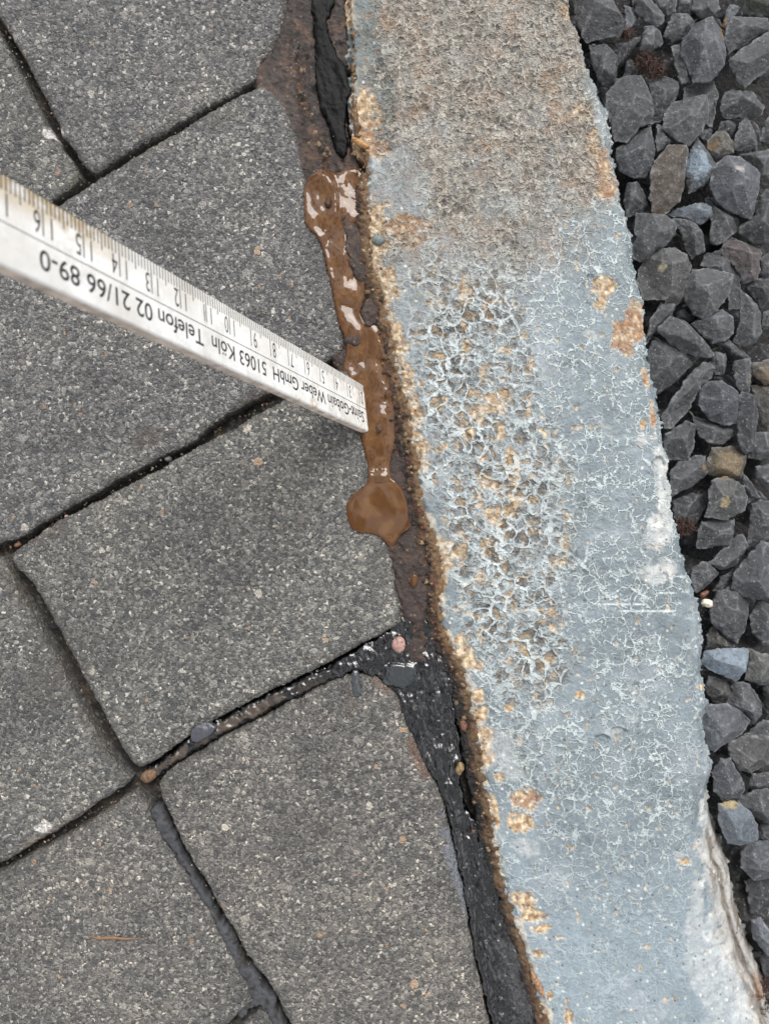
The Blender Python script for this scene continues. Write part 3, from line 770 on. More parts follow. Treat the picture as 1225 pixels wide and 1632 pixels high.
LOW = [(633, 985), (655, 975), (676, 975), (690, 1010), (708, 1050), (724, 1095), (722, 1130), (732, 1170), (736, 1215), (732, 1245), (740, 1280), (762, 1325), (787, 1388), (800, 1440), (812, 1480), (830, 1534), (852, 1605), (868, 1650), (895, 1760), (812, 1760), (785, 1640), (764, 1560), (745, 1452), (723, 1345), (702, 1262), (668, 1200), (645, 1148), (634, 1112), (612, 1090), (592, 1076), (560, 1068), (548, 1080), (510, 1098), (430, 1137), (340, 1184), (288, 1215), (258, 1238), (238, 1252), (222, 1246), (228, 1232), (245, 1219), (280, 1193), (330, 1158), (430, 1105), (520, 1063), (575, 1032), (612, 1012)]
def z_low(x, y, s):
    z = z_bit(-.5, 1.45, 550, pools)(x, y, s)
    j = ss(560, 520, x)           # the joint between the stones: one rounded bead with a groove
    return z * (1 - j) + j * (-1.6 - .9 * ss(9, 0, s) + .9 * fbm(x, y, 13, 5, 553, .65))
def c_low(x, y, s):
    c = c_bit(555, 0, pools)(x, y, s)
    j = ss(560, 380, x) ; m = j * ss(-.35, .25, fbm(x, y, 30, 3, 556)) * ss(3, 8, s)
    c[:, :3] = mixc(c[:, :3], srgb(72, 60, 50), np.clip(m * .8, 0, 1)); c[:, 3] = np.clip(c[:, 3] + m * .6, 0, 1)
    return c
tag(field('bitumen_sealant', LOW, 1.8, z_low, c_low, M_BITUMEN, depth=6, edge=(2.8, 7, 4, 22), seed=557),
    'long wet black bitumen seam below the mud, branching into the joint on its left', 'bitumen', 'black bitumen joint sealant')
LL = [(240, 1292), (256, 1290), (275, 1328), (298, 1376), (330, 1432), (366, 1489), (392, 1540), (422, 1574), (440, 1602), (470, 1680), (500, 1760), (480, 1760), (446, 1655), (428, 1622), (412, 1602), (385, 1625), (378, 1620), (402, 1588), (376, 1546), (352, 1500), (338, 1463), (316, 1432), (302, 1403), (290, 1380), (262, 1345), (243, 1312)]
def z_ll(x, y, s): return -.25 + .7 * fbm(x, y, 20, 4, 561) + .3 * fbm(x, y, 6, 3, 562, .65) - .5 * ss(5, 0, s)
def c_ll(x, y, s):
    c = c_bit(563, .0)(x, y, s); c[:, :3] = mixc(c[:, :3], srgb(70, 71, 74), np.full(len(x), .8)); c[:, 3] = .85
    d = ss(.1, .4, fbm(x, y, 14, 3, 565)); c[:, :3] = mixc(c[:, :3], srgb(44, 40, 34), d * .7)
    return c
tag(field('bitumen_sealant', LL, 1.8, z_ll, c_ll, M_BITDULL, depth=6, edge=(3.5, 8, 6, 18), seed=566),
    'dull grey bitumen strip smeared along the lower left joint between two stones', 'bitumen', 'black bitumen joint sealant')
SM = [(303, 1165), (315, 1153), (335, 1150), (346, 1158), (340, 1170), (318, 1182), (304, 1182)]
tag(field('bitumen_smear', SM, 1.5, lambda x, y, s: .35 + .45 * ss(0, 8, s) + .3 * fbm(x, y, 7, 2, 570), lambda x, y, s: col4(np.broadcast_to(srgb(58, 60, 66), (len(x), 3)), np.full(len(x), .6)), M_BITUMEN, depth=2, seed=571),
    'small oval grey bitumen lump stuck on the stone edge left of the black seam', 'bitumen')
DR = [(560, 1068), (572, 1068), (573, 1088), (578, 1103), (572, 1112), (563, 1108), (561, 1092)]
tag(field('bitumen_drip', DR, 1.2, lambda x, y, s: .5 + .7 * ss(0, 6, s) + .2 * fbm(x, y, 7, 2, 572), lambda x, y, s: col4(np.broadcast_to(srgb(44, 48, 52), (len(x), 3)), np.full(len(x), .5)), M_BITUMEN, depth=2, edge=(.6, 6, .5, 20), seed=573),
    'short dark bitumen drip running down on to the lower stone', 'bitumen')

# ---------------------------------------------------------------- muddy water
MUD = [(494, 285), (503, 277), (513, 272), (526, 276), (539, 278), (552, 272), (565, 271), (576, 276), (579, 300), (578, 323), (571, 345), (556, 358), (549, 368), (551, 385), (562, 398), (571, 410), (578, 443), (579, 473), (574, 487), (570, 500), (580, 515), (600, 520), (606, 530), (611, 556), (620, 600), (624, 640), (626, 675), (627, 705), (620, 730), (618, 760), (632, 772), (642, 787), (648, 815), (651, 842), (640, 848), (630, 860), (624, 874), (619, 868), (610, 855), (598, 849), (574, 847), (561, 838), (555, 822), (554, 806), (561, 791), (574, 783), (585, 774), (590, 760), (587, 735), (580, 705), (574, 680), (566, 640), (556, 608), (549, 588), (552, 572), (556, 556), (552, 540), (545, 520), (538, 498), (530, 455), (521, 418), (515, 390), (508, 375), (490, 360), (487, 335), (486, 305)]
def z_mud(x, y, s):
    z = -.45 + .8 * np.maximum(blob(x, y, 600, 812, 62, 62, 0, .1, 30, 3), blob(x, y, 505, 325, 34, 62, 0, .1, 30, 3)) + .14 * ss(0, 5, s)
    pool = blob(x, y, 605, 812, 55, 48, 0, .1, 30, 3)
    rip = fbm(x, y * .7, 42, 2, 580, .35) * 1.25 + .09 * fbm(x, y, 14, 2, 581)
    z = z + rip * (1 - .85 * pool) * ss(0, 14, s)
    z += .55 * np.clip(1 - ((x - 605) / 50) ** 2 - ((y - 812) / 45) ** 2, 0, 1)
    return z + .15
def c_mud(x, y, s):
    n = fbm(x, y, 30, 4, 582)
    c = mixc(np.broadcast_to(srgb(76, 51, 30), (len(x), 3)), srgb(92, 65, 40), ss(-.2, .4, n))
    c = mixc(c, srgb(70, 44, 24), ss(9, 0, s) * .8)
    return col4(c)
tag(field('mud_puddle', MUD, 1.5, z_mud, c_mud, M_MUD, depth=3, edge=(1.0, 8, 1.3, 25), seed=583, smooth_it=1, grow=3.2),
    'glossy brown muddy water pooled along the joint where the ruler dips in', 'mud')
MUD2 = [(652, 918), (660, 912), (666, 918), (665, 930), (660, 938), (655, 934)]
tag(field('mud_puddle', MUD2, 1.2, lambda x, y, s: 1.5 + .3 * ss(0, 4, s), c_mud, M_MUD, depth=3, edge=(.8, 8, .5, 25), seed=584),
    'tiny separate drop of brown muddy water on the dark crust above the bitumen', 'mud')

# ---------------------------------------------------------------- small loose things
rng = random.Random(5)
def pebble(name, cx, cy, rx, ry, z, hgt, color, mat, label, cat, rot=0, group=None, seed=1, n=9):
    r = random.Random(seed)
    pl = []
    for i in range(n):
        a = 2 * math.pi * i / n; k = r.uniform(.85, 1.1)
        u, v = rx * k * math.cos(a), ry * k * math.sin(a)
        ca, sa = math.cos(math.radians(rot)), math.sin(math.radians(rot))
        pl.append((cx + u * ca - v * sa, cy + u * sa + v * ca))
    m = min(rx, ry)
    def zt(x, y, s): return z + hgt * np.sqrt(np.clip(1 - (1 - np.clip(s / m, 0, 1)) ** 2, 0, 1)) + .12 * fbm(x, y, 4, 2, seed)
    def zb(x, y, s): return z - .6 * hgt * np.sqrt(np.clip(1 - (1 - np.clip(s / m, 0, 1)) ** 2, 0, 1))
    def cf(x, y, s): return col4(mixc(np.broadcast_to(srgb(*color), (len(x), 3)), srgb(*[v * .72 for v in color]), ss(0, .4, fbm(x, y, 5, 2, seed + 1))), np.full(len(x), .6))
    o = field(name, pl, max(.6, m / 9), zt, cf, mat, zref=z, closed=zb, edge=(.3, 4, .4, 12), seed=seed)
    tag(o, label, cat, group)
    return o
M_PEB = attr_mat('pebble_stone', rough=.55, n1=(1500, .0002, .8), var=.25)
M_SHELL = attr_mat('pale_husk', rough=.3, n1=(900, .0001, .4), var=.12)
pebble('pebble', 635, 1027, 12, 14, .9, 1.8, (150, 118, 110), M_PEB, 'round pinkish pebble stuck in the black bitumen below the crust', 'pebble', seed=11)
pebble('pebble', 268, 732, 7, 5, -3.2, 1.4, (84, 84, 82), M_PEB, 'small grey pebble lying in the open joint below the ruler', 'pebble', seed=12)
pebble('pebble', 107, 823, 4, 3, -2.6, 1, (190, 160, 145), M_PEB, 'tiny pale pebble in the joint left of the small grey pebble', 'pebble', seed=13)
pebble('pebble', 29, 868, 7, 4, -4, 1, (118, 80, 62), M_PEB, 'reddish brick crumb in the joint corner at the left edge', 'pebble', -15, seed=14)
pebble('pebble', 732, 1225, 7, 11, .2, 1.5, (120, 100, 70), M_PEB, 'flat ochre pebble wedged between bitumen and kerb', 'pebble', 10, seed=15)
pebble('pebble', 738, 1155, 7, 11, -.6, 1.4, (98, 66, 48), M_PEB, 'rusty red pebble against the kerb beside the wet bitumen', 'pebble', -10, seed=16)
pebble('pebble', 603, 382, 11, 9, 1.7, 1.3, (92, 102, 100), M_PEB, 'round blue grey pebble on the ochre edge of the kerb', 'pebble', seed=17)
pebble('clod', 523, 323, 6, 9, .8, 1.6, (66, 46, 26), M_CRUST, 'dark clod of soil poking out of the upper mud pool', 'clod', 10, seed=18)
pebble('clod', 604, 682, 5, 9, .7, 1.4, (84, 58, 34), M_CRUST, 'dark clod of soil in the mud just below the ruler tip', 'clod', 5, seed=19)
pebble('clod', 238, 1236, 15, 10, -2.6, 2.0, (112, 86, 62), M_CRUST, 'brown clod of earth at the crossing of the lower joints', 'clod', -30, seed=20)
pebble('seed_husk', 1126, 961, 10, 7.5, -3, 1.9, (215, 205, 180), M_SHELL, 'smooth cream coloured seed husk lying at the kerb edge beside the gravel', 'seed', 15, seed=21, n=14)
pebble('bark_flake', 1121, 947, 9, 5, -4.4, .9, (104, 66, 48), M_PEB, 'small reddish brown flake beside the cream seed husk', 'flake', -30, seed=22)
pebble('bark_flake', 574, 228, 17, 6, 2.0, 1.2, (150, 112, 66), M_PEB, 'ochre flake of loose concrete standing off the kerb edge near the top', 'flake', 28, seed=23)
pebble('bark_flake', 856, 1568, 6, 24, 1.2, 1.6, (140, 106, 78), M_PEB, 'long pale brown splinter lying on the kerb edge near the bottom', 'flake', -28, seed=24, n=12)

def grit(name, paths, width, n, smin, smax, z, zj, cols, mat, seed):
    r = random.Random(seed); V, Fs, Cc = [], [], []
    segs = [(p[i], p[i + 1]) for p in paths for i in range(len(p) - 1)]
    L = [math.dist(*q) for q in segs]
    ico = [(0, 0, 1), (.9, 0, .2), (.1, .9, .25), (-.9, .1, .15), (0, -.9, .2), (0, 0, -.8)]
    fc = [(0, 1, 2), (0, 2, 3), (0, 3, 4), (0, 4, 1), (5, 2, 1), (5, 3, 2), (5, 4, 3), (5, 1, 4)]
    for k in range(n):
        (a, b) = r.choices(segs, L)[0]; t = r.random()
        px = a[0] + (b[0] - a[0]) * t + r.gauss(0, width); py = a[1] + (b[1] - a[1]) * t + r.gauss(0, width)
        zz = z + r.uniform(-zj, zj); X, Y = world_xy(px, py, zz); sz = smin + (smax - smin) * r.random() ** 2.5
        th = r.uniform(0, 6.28); ax, ay, az = r.uniform(.7, 1.3), r.uniform(.6, 1.1), r.uniform(.5, .9)
        base = len(V); cc = srgb(*r.choice(cols))
        for (u, v, w_) in ico:
            u, v, w_ = u * ax * r.uniform(.8, 1.2), v * ay * r.uniform(.8, 1.2), w_ * az
            V.append((X + (u * math.cos(th) - v * math.sin(th)) * sz * MM, Y + (u * math.sin(th) + v * math.cos(th)) * sz * MM, (zz + w_ * sz) * MM)); Cc.append((*cc, 1))
        Fs += [tuple(base + i for i in f) for f in fc]
    o = pyobj(name, V, Fs, mat)
    o.data.color_attributes.new('Col', 'FLOAT_COLOR', 'POINT').data.foreach_set('color', np.array(Cc, np.float32).ravel())
    return o
JP = [[(2, 42), (85, 192), (140, 280)], [(100, 316), (180, 268), (300, 192), (412, 130)], [(0, 876), (60, 845), (200, 768), (330, 695), (450, 632)], [(8, 896), (60, 985), (115, 1085), (208, 1240)], [(0, 1385), (110, 1320), (210, 1258)], [(245, 1290), (310, 1390), (380, 1500), (425, 1580)], [(225, 1245), (300, 1200), (420, 1130), (500, 1085)]]
tag(grit('joint_grit', JP, 3.2, 620, .12, .75, -3.4, 1.6, [(70, 64, 54), (96, 88, 74), (50, 46, 42), (128, 118, 102), (84, 60, 44), (60, 66, 48)], M_PEB, 91), 'loose sand and grit caught in the joints between the paving stones', 'grit', kind='stuff')
CP = [[(562, 250), (590, 350), (596, 440), (616, 540), (638, 640), (650, 730), (664, 820), (684, 900), (690, 960), (698, 1010), (716, 1060), (738, 1120), (750, 1190), (766, 1280), (785, 1370)], [(640, 870), (655, 960)], [(470, 60), (490, 200), (530, 262)]]
tag(grit('edge_crumbs', CP, 6.5, 700, .15, 1.15, .3, .7, [(74, 54, 38), (52, 38, 30), (104, 82, 58), (36, 28, 24), (84, 58, 40), (128, 108, 82)], M_ERODE, 92), 'loose rusty crumbs of concrete and soil along the broken kerb edge', 'crumbs', kind='stuff')
SP = [[(20, 120), (400, 60)], [(120, 420), (500, 300)], [(60, 700), (500, 520)], [(60, 980), (600, 800)], [(300, 1300), (700, 1500)], [(30, 1500), (330, 1600)], [(20, 1050), (130, 1250)]]
tag(grit('loose_sand', SP, 90, 260, .12, .42, .25, .1, [(150, 144, 132), (92, 88, 82), (130, 100, 76), (60, 58, 56)], M_PEB, 93), 'single grains of sand lying about on the paving stones', 'sand', kind='stuff')

# thin splinter on the lower left stone
def splinter():
    pts = [(140, 1492), (160, 1495), (180, 1494), (200, 1496), (222, 1495)]
    wd = [.6, 2.2, 2.6, 2.0, .5]
    V, Fs = [], []
    for (x, y), w_ in zip(pts, wd):
        for a in range(6):
            t = a * math.pi / 3
            X, Y = world_xy(x, y + w_ * math.cos(t), .5); V.append((X, Y, (.75 + .25 * w_ * .3 * math.sin(t)) * MM))
    for i in range(len(pts) - 1):
        for a in range(6): Fs.append((i * 6 + a, i * 6 + (a + 1) % 6, (i + 1) * 6 + (a + 1) % 6, (i + 1) * 6 + a))
    tag(pyobj('wood_splinter', V, Fs, plain('splinter_wood', (.16, .09, .045), .7, .0002), smooth=True), 'thin brown wood splinter lying on the bottom left paving stone', 'splinter')
splinter()

# tufts of dead rootlets between the gravel
def tuft(cx, cy, rx, ry, z, n, label, seed, color=(.075, .03, .02)):
    r = random.Random(seed); V, Fs = [], []
    for k in range(n):
        a = r.uniform(0, 6.28); q = math.sqrt(r.random())
        x = cx + rx * q * math.cos(a); y = cy + ry * q * math.sin(a); zz = z + r.uniform(-1.5, 1.5) * (1 - q * .5)
        d = Vector((r.gauss(0, 1), r.gauss(0, 1), r.gauss(0, .8))).normalized()
        prev = None; th = r.uniform(.10, .22)
        X, Y = world_xy(x, y, zz); p = Vector((X, Y, zz * MM))
        for j in range(6):
            e1 = d.orthogonal().normalized(); e2 = d.cross(e1)
            base = len(V)
            for b in range(3):
                t = b * 2.094; V.append(tuple(p + (e1 * math.cos(t) + e2 * math.sin(t)) * th * MM))
            if prev is not None:
                for b in range(3): Fs.append((prev + b, prev + (b + 1) % 3, base + (b + 1) % 3, base + b))
            prev = base
            p = p + d * r.uniform(.35, .7) * MM
            d = (d + Vector((r.gauss(0, .55), r.gauss(0, .55), r.gauss(0, .5)))).normalized()
            th *= .88
    tag(pyobj('root_tuft', V, Fs, M_ROOT, smooth=True), label, 'roots')
M_ROOT = plain('dead_rootlets', (.060, .030, .022), .7, None, 1500, .6)
tuft(1028, 98, 16, 13, -4, 170, 'dark reddish root tuft among the gravel near the top', 31)
tuft(1044, 112, 15, 10, -4, 150, 'fine root tuft just below right of the larger reddish one near the top', 32)
tuft(998, 54, 9, 7, -5, 70, 'small reddish root tuft between three stones beside the kerb top', 33)
tuft(1090, 838, 13, 14, -4.5, 200, 'round brown root tuft between kerb and gravel in the middle right', 34)
tuft(1218, 1590, 12, 30, -6, 160, 'orange brown roots at the bottom right corner of the kerb', 35)

# ---------------------------------------------------------------- gravel
def T(o, k, pts): return [(o[0] + x * k, o[1] + y * k) for x, y in pts]
R4 = ((925, 0), .2451); R5 = ((925, 350), .2451); R6 = ((1025, 700), .2451); R7 = ((1025, 1050), .3565)
G = (74, 75, 78); D = (58, 59, 63); B = (88, 92, 97); BR = (88, 80, 72); LB = (122, 134, 146)
# region, outline, level (higher lies on top), colour, label, options
STONES = [
    (R4, [(-40, -60), (190, -60), (290, 110), (285, 180), (260, 220), (200, 215), (140, 225), (60, 240), (20, 200), (-20, 90)], 1, G, 'large flat dark stone in the top left corner of the gravel against the kerb'),
    (R4, [(285, 30), (330, 50), (378, 100), (365, 150), (315, 190), (270, 210), (290, 150), (290, 100)], 0, B, 'small bluish stone right of the large top left stone'),
    (R4, [(355, -40), (450, -30), (550, 90), (540, 130), (500, 165), (430, 120), (365, 60)], 1, G, 'slanting oblong stone at the top edge, second from the kerb'),
    (R4, [(470, -60), (635, -60), (620, 60), (570, 95), (510, 60)], 0, G, 'grey stone cut by the top edge behind the slanting oblong one'),
    (R4, [(640, -60), (735, -60), (730, 90), (690, 90), (620, 80)], -1, D, 'very dark stone in a shaded gap at the top edge'),
    (R4, [(740, -60), (890, -60), (905, 50), (860, 105), (790, 100), (735, 60)], 0, G, 'rounded stone at the top edge above the big hexagonal stone'),
    (R4, [(970, 20), (1040, 40), (950, 190), (915, 165)], 0, B, 'thin upright light blade of stone right of the big hexagonal stone'),
    (R4, [(1060, -80), (1300, -80), (1300, 80), (1075, 82)], 0, (58, 60, 52), 'dark mossy stone in the top right corner'),
    (R4, [(1000, 95), (1224, 100), (1230, 180), (1080, 280), (975, 330), (945, 240), (960, 170)], 1, G, 'big straight sided stone below the mossy corner stone'),
    (R4, [(1260, 160), (1300, 380), (1200, 450), (1090, 540), (1050, 520), (980, 370), (1060, 300), (1150, 240)], 2, G, 'big ridged stone at the right edge overlapping the straight sided one'),
    (R4, [(830, 115), (930, 175), (955, 290), (945, 400), (860, 500), (750, 505), (720, 420), (665, 320), (690, 230), (760, 140)], 2, (84, 86, 91), 'big pale grey hexagonal stone near the top'),
    (R4, [(600, 80), (690, 80), (740, 130), (730, 190), (690, 230), (650, 260), (600, 260), (550, 220), (580, 130)], 0, G, 'brownish stone tucked behind the left corner of the hexagonal stone'),
    (R4, [(420, 165), (480, 160), (520, 200), (545, 260), (500, 300), (440, 345), (395, 310), (410, 220)], 1, G, 'blunt wedge stone above the reddish root tuft'),
    (R4, [(210, 290), (300, 250), (390, 225), (385, 270), (330, 330), (245, 410), (240, 340)], 0, D, 'narrow triangular stone left of the root tuft'),
    (R4, [(70, 270), (160, 270), (210, 320), (245, 400), (240, 480), (200, 560), (150, 530), (110, 480), (80, 380)], 1, G, 'tall oval stone leaning on the kerb below the top left stone'),
    (R4, [(595, 285), (650, 285), (690, 400), (715, 520), (660, 535), (630, 450), (600, 350)], 1, G, 'narrow upright bar of stone left of the hexagonal stone'),
    (R4, [(290, 390), (330, 385), (380, 430), (370, 490), (280, 500)], -1, D, 'small dark stone showing just above the big rounded one by the kerb'),
    (R4, [(250, 500), (400, 475), (450, 560), (475, 640), (490, 700), (470, 770), (400, 800), (320, 885), (235, 890), (215, 780), (180, 650), (190, 590)], 2, G, 'big rounded stone touching the kerb beside its ochre spots'),
    (R4, [(510, 490), (570, 480), (645, 510), (640, 600), (590, 680), (530, 760), (450, 800), (480, 700), (460, 620), (465, 540)], 1, G, 'stone with a pointed top right of the big rounded one'),
    (R4, [(620, 650), (830, 610), (840, 740), (800, 830), (720, 930), (640, 890), (550, 810), (560, 730)], 2, (82, 83, 85), 'five sided pale speckled stone in the middle of the upper gravel'),
    (R4, [(690, 550), (760, 510), (880, 505), (900, 590), (890, 720), (870, 805), (820, 790), (830, 700), (820, 610), (690, 640)], 1, G, 'curved stone hooked over the top of the five sided one'),
    (R4, [(950, 590), (1040, 560), (1130, 590), (1195, 680), (1180, 740), (1130, 770), (1040, 740), (960, 750), (920, 700), (925, 640)], 1, G, 'lens shaped lying stone by the right edge below the ridged one'),
    (R4, [(915, 790), (960, 770), (1005, 810), (1005, 860), (980, 890), (900, 850)], 0, D, 'small dark stone under the lens shaped one'),
    (R4, [(1070, 750), (1110, 790), (1155, 900), (1155, 965), (1060, 970), (1000, 960), (1020, 860)], 1, G, 'small pyramid shaped stone below the lens shaped one'),
    (R4, [(1215, 770), (1240, 740), (1300, 800), (1300, 960), (1200, 930), (1170, 900)], 0, G, 'stone cut by the right edge beside the small pyramid'),
    (R4, [(780, 850), (830, 810), (865, 850), (850, 890), (800, 915), (765, 890)], 0, D, 'small chip under the lower right corner of the five sided stone'),
    (R4, [(840, 900), (890, 850), (950, 850), (1005, 930), (1000, 980), (950, 1010), (890, 1030), (830, 960)], 1, (84, 80, 72), 'round stone with an ochre stain on its left side'),
    (R4, [(770, 890), (830, 970), (910, 1080), (850, 1160), (780, 1210), (710, 1240), (690, 1120), (710, 1000), (740, 930)], 1, B, 'stone with a bright blue grey broken face right of the brown one'),
    (R4, [(580, 930), (700, 930), (715, 980), (690, 1100), (685, 1190), (650, 1290), (540, 1390), (480, 1370), (470, 1240), (470, 1100), (500, 1030)], 2, BR, 'long brown leaf shaped stone near the kerb'),
    (R4, [(500, 800), (540, 820), (595, 910), (540, 960), (500, 985), (490, 900)], 1, G, 'small upright chip above the brown leaf shaped stone'),
    (R4, [(410, 830), (460, 810), (470, 860), (490, 950), (480, 1040), (430, 1130), (370, 1135), (270, 1090), (240, 1000), (250, 950), (330, 890)], 1, (78, 80, 84), 'smooth bulky stone by the kerb left of the brown one'),
    (R4, [(310, 1190), (370, 1180), (410, 1230), (450, 1330), (450, 1370), (370, 1390), (300, 1400), (290, 1310)], 0, G, 'upright stone beside the kerb left of the tip of the brown one'),
    (R4, [(970, 1000), (1050, 1010), (1120, 1060), (1180, 1110), (1165, 1230), (1130, 1400), (1080, 1390), (970, 1330), (900, 1270), (860, 1180), (880, 1080)], 2, (80, 83, 89), 'big angular stone with a pale chip on its ridge near the right edge'),
    (R4, [(1040, 1000), (1110, 985), (1224, 965), (1270, 1050), (1224, 1130), (1180, 1140), (1110, 1060)], 1, G, 'flat stone cut by the right edge above the angular one with the pale chip'),
    (R4, [(1050, 1460), (1140, 1390), (1180, 1260), (1224, 1230), (1290, 1300), (1290, 1500), (1210, 1570), (1130, 1560), (1050, 1500)], 1, D, 'dark stone at the right edge below the angular one with the pale chip'),
    (R4, [(570, 1385), (650, 1340), (800, 1310), (855, 1340), (860, 1390), (800, 1450), (740, 1430), (640, 1400)], 1, (92, 100, 108), 'flat light blue slab lying on edge below the brown stone'),
    (R4, [(830, 1280), (870, 1265), (930, 1330), (970, 1380), (1045, 1420), (1040, 1470), (980, 1530), (900, 1585), (850, 1560), (860, 1460), (850, 1370)], 1, G, 'boot shaped stone right of the light blue slab'),
    (R5, [(380, -57), (560, -33), (630, 22), (625, 82), (560, 150), (400, 262), (340, 210), (375, 100), (365, 20)], 2, G, 'triangular flat stone pushed against the kerb below the upright one'),
    (R5, [(600, -25), (690, -5), (760, 30), (800, 90), (810, 190), (730, 245), (690, 150), (650, 60)], 1, G, 'stone standing on a point right of the triangular one by the kerb'),
    (R5, [(990, 90), (1070, 140), (1200, 160), (1180, 250), (1160, 380), (1080, 400), (1040, 330), (980, 260), (920, 190)], 1, (84, 77, 77), 'reddish grey stone with concave sides near the right edge'),
    (R5, [(520, 185), (620, 180), (700, 220), (730, 300), (700, 420), (660, 510), (600, 600), (560, 500), (430, 500), (390, 380), (400, 310), (450, 240)], 2, (82, 82, 82), 'largest stone by the kerb with a yellowish fleck in its centre'),
    (R5, [(550, 500), (620, 540), (600, 630), (500, 710), (440, 800), (430, 760), (460, 640)], 1, G, 'narrow dark blade under the largest stone by the kerb'),
    (R5, [(740, 320), (850, 315), (1000, 350), (985, 460), (900, 580), (810, 630), (750, 600), (700, 520), (695, 440), (720, 350)], 2, (80, 81, 82), 'heart shaped flat stone right of the largest one'),
    (R5, [(830, 220), (930, 190), (1000, 240), (1060, 320), (1060, 450), (1050, 560), (980, 570), (960, 360), (860, 330), (800, 290)], 1, G, 'stone wrapped round the upper right of the heart shaped one'),
    (R5, [(1180, 250), (1240, 200), (1290, 350), (1224, 370), (1165, 350)], 0, G, 'small stone at the right edge beside the reddish grey one'),
    (R5, [(1080, 420), (1150, 380), (1224, 380), (1290, 450), (1224, 560), (1180, 570), (1130, 500)], 0, D, 'dark bluish stone at the right edge below the reddish grey one'),
    (R5, [(1060, 460), (1130, 520), (1180, 620), (1185, 720), (1130, 800), (1070, 810), (1010, 780), (1050, 650)], 1, G, 'tall rough stone below the one wrapped round the heart shaped one'),
    (R5, [(1190, 600), (1290, 570), (1290, 720), (1180, 710)], 0, G, 'block cut by the right edge beside the tall rough stone'),
    (R5, [(730, 670), (850, 610), (930, 580), (1000, 630), (1000, 730), (950, 780), (870, 800), (800, 740)], 1, (80, 81, 85), 'smooth grey stone right of the knobbly oblong one'),
    (R5, [(620, 600), (690, 560), (750, 610), (730, 660), (690, 670), (630, 640)], 0, D, 'small dark stone above the knobbly oblong one'),
    (R5, [(600, 625), (680, 650), (750, 700), (800, 770), (880, 850), (860, 885), (760, 885), (690, 850), (600, 800), (510, 710), (560, 660)], 2, G, 'knobbly oblong stone slanting down to the right'),
    (R5, [(480, 790), (560, 785), (650, 830), (750, 890), (730, 950), (650, 1030), (580, 1090), (500, 1120), (470, 1050), (440, 880)], 1, (72, 73, 76), 'two faced stone with a dark left side against the kerb'),
    (R5, [(880, 790), (970, 780), (1040, 830), (1110, 900), (1080, 920), (980, 880)], 0, G, 'thin curved stone above the small upright plate'),
    (R5, [(870, 860), (945, 870), (950, 950), (930, 1000), (880, 1000), (850, 930)], 1, G, 'small square stone at the end of the long finger shaped one'),
    (R5, [(860, 920), (885, 960), (870, 1020), (790, 1080), (730, 1220), (620, 1340), (570, 1340), (550, 1260), (620, 1150), (720, 1000), (800, 930)], 2, (84, 85, 88), 'long finger shaped stone slanting up to the right'),
    (R5, [(850, 1050), (930, 1050), (1030, 1110), (1040, 1190), (1020, 1310), (950, 1330), (860, 1290), (780, 1200), (790, 1100)], 2, (72, 74, 80), 'rounded bluish stone right of the finger shaped one'),
    (R5, [(1000, 915), (1110, 900), (1115, 1000), (1105, 1120), (1040, 1120), (1005, 1020)], 1, G, 'small upright plate above the long narrow stone'),
    (R5, [(1130, 930), (1224, 905), (1290, 960), (1270, 1060), (1200, 1070), (1130, 1000)], 1, BR, 'brownish stone cut by the right edge beside the small upright plate'),
    (R5, [(1120, 1080), (1224, 1080), (1290, 1150), (1280, 1370), (1200, 1380), (1160, 1200)], 0, (80, 78, 74), 'stone at the right edge behind the long narrow one'),
    (R5, [(1060, 1120), (1140, 1150), (1160, 1260), (1145, 1460), (1090, 1520), (1040, 1460), (1030, 1300), (1040, 1180)], 2, (72, 73, 78), 'long narrow vertical stone near the right edge'),
    (R5, [(730, 1250), (800, 1290), (900, 1330), (990, 1340), (990, 1400), (930, 1460), (850, 1450), (780, 1400), (750, 1310)], 1, G, 'wedge stone under the rounded bluish one'),
    (R5, [(640, 1340), (690, 1305), (750, 1340), (750, 1400), (730, 1500), (710, 1560), (590, 1555), (550, 1470), (560, 1390)], 1, G, 'blocky stone beside the kerb below the finger shaped one'),
    (R5, [(1150, 1390), (1290, 1380), (1290, 1550), (1190, 1560), (1090, 1550), (1140, 1470)], 1, G, 'stone at the right edge below the long narrow one'),
    (R6, [(460, 55), (640, 50), (685, 110), (640, 250), (560, 260), (440, 220), (430, 140)], 1, (92, 84, 70), 'stone with a brown weathered face in the middle right'),
    (R6, [(240, 145), (340, 110), (410, 110), (420, 220), (330, 300), (200, 365), (185, 350), (190, 200)], 1, G, 'crested stone by the kerb left of the brown faced one'),
    (R6, [(650, 220), (720, 300), (770, 380), (690, 410), (650, 300)], 0, D, 'dark wedge right of the stone with the yellow fleck'),
    (R6, [(740, 180), (860, 160), (900, 350), (816, 340), (740, 240)], 1, G, 'stone cut by the right edge beside the brown faced one'),
    (R6, [(460, 270), (560, 245), (660, 300), (685, 380), (670, 460), (560, 520), (420, 500), (440, 400)], 2, (78, 78, 78), 'rounded stone with a bright yellow fleck in its middle'),
    (R6, [(210, 400), (320, 355), (415, 360), (410, 440), (360, 530), (310, 600), (220, 520), (200, 450)], 0, D, 'dark stone by the kerb above the round brown root tuft'),
    (R6, [(390, 540), (600, 520), (590, 600), (560, 690), (360, 710), (375, 600)], 1, G, 'square block below the stone with the yellow fleck'),
    (R6, [(720, 430), (770, 400), (900, 420), (900, 650), (780, 680), (690, 705), (700, 600), (710, 500)], 1, G, 'tall block cut by the right edge right of the square one'),
    (R6, [(480, 770), (590, 640), (650, 625), (685, 700), (620, 800), (550, 850), (500, 850), (440, 800)], 1, G, 'crescent stone under the square block'),
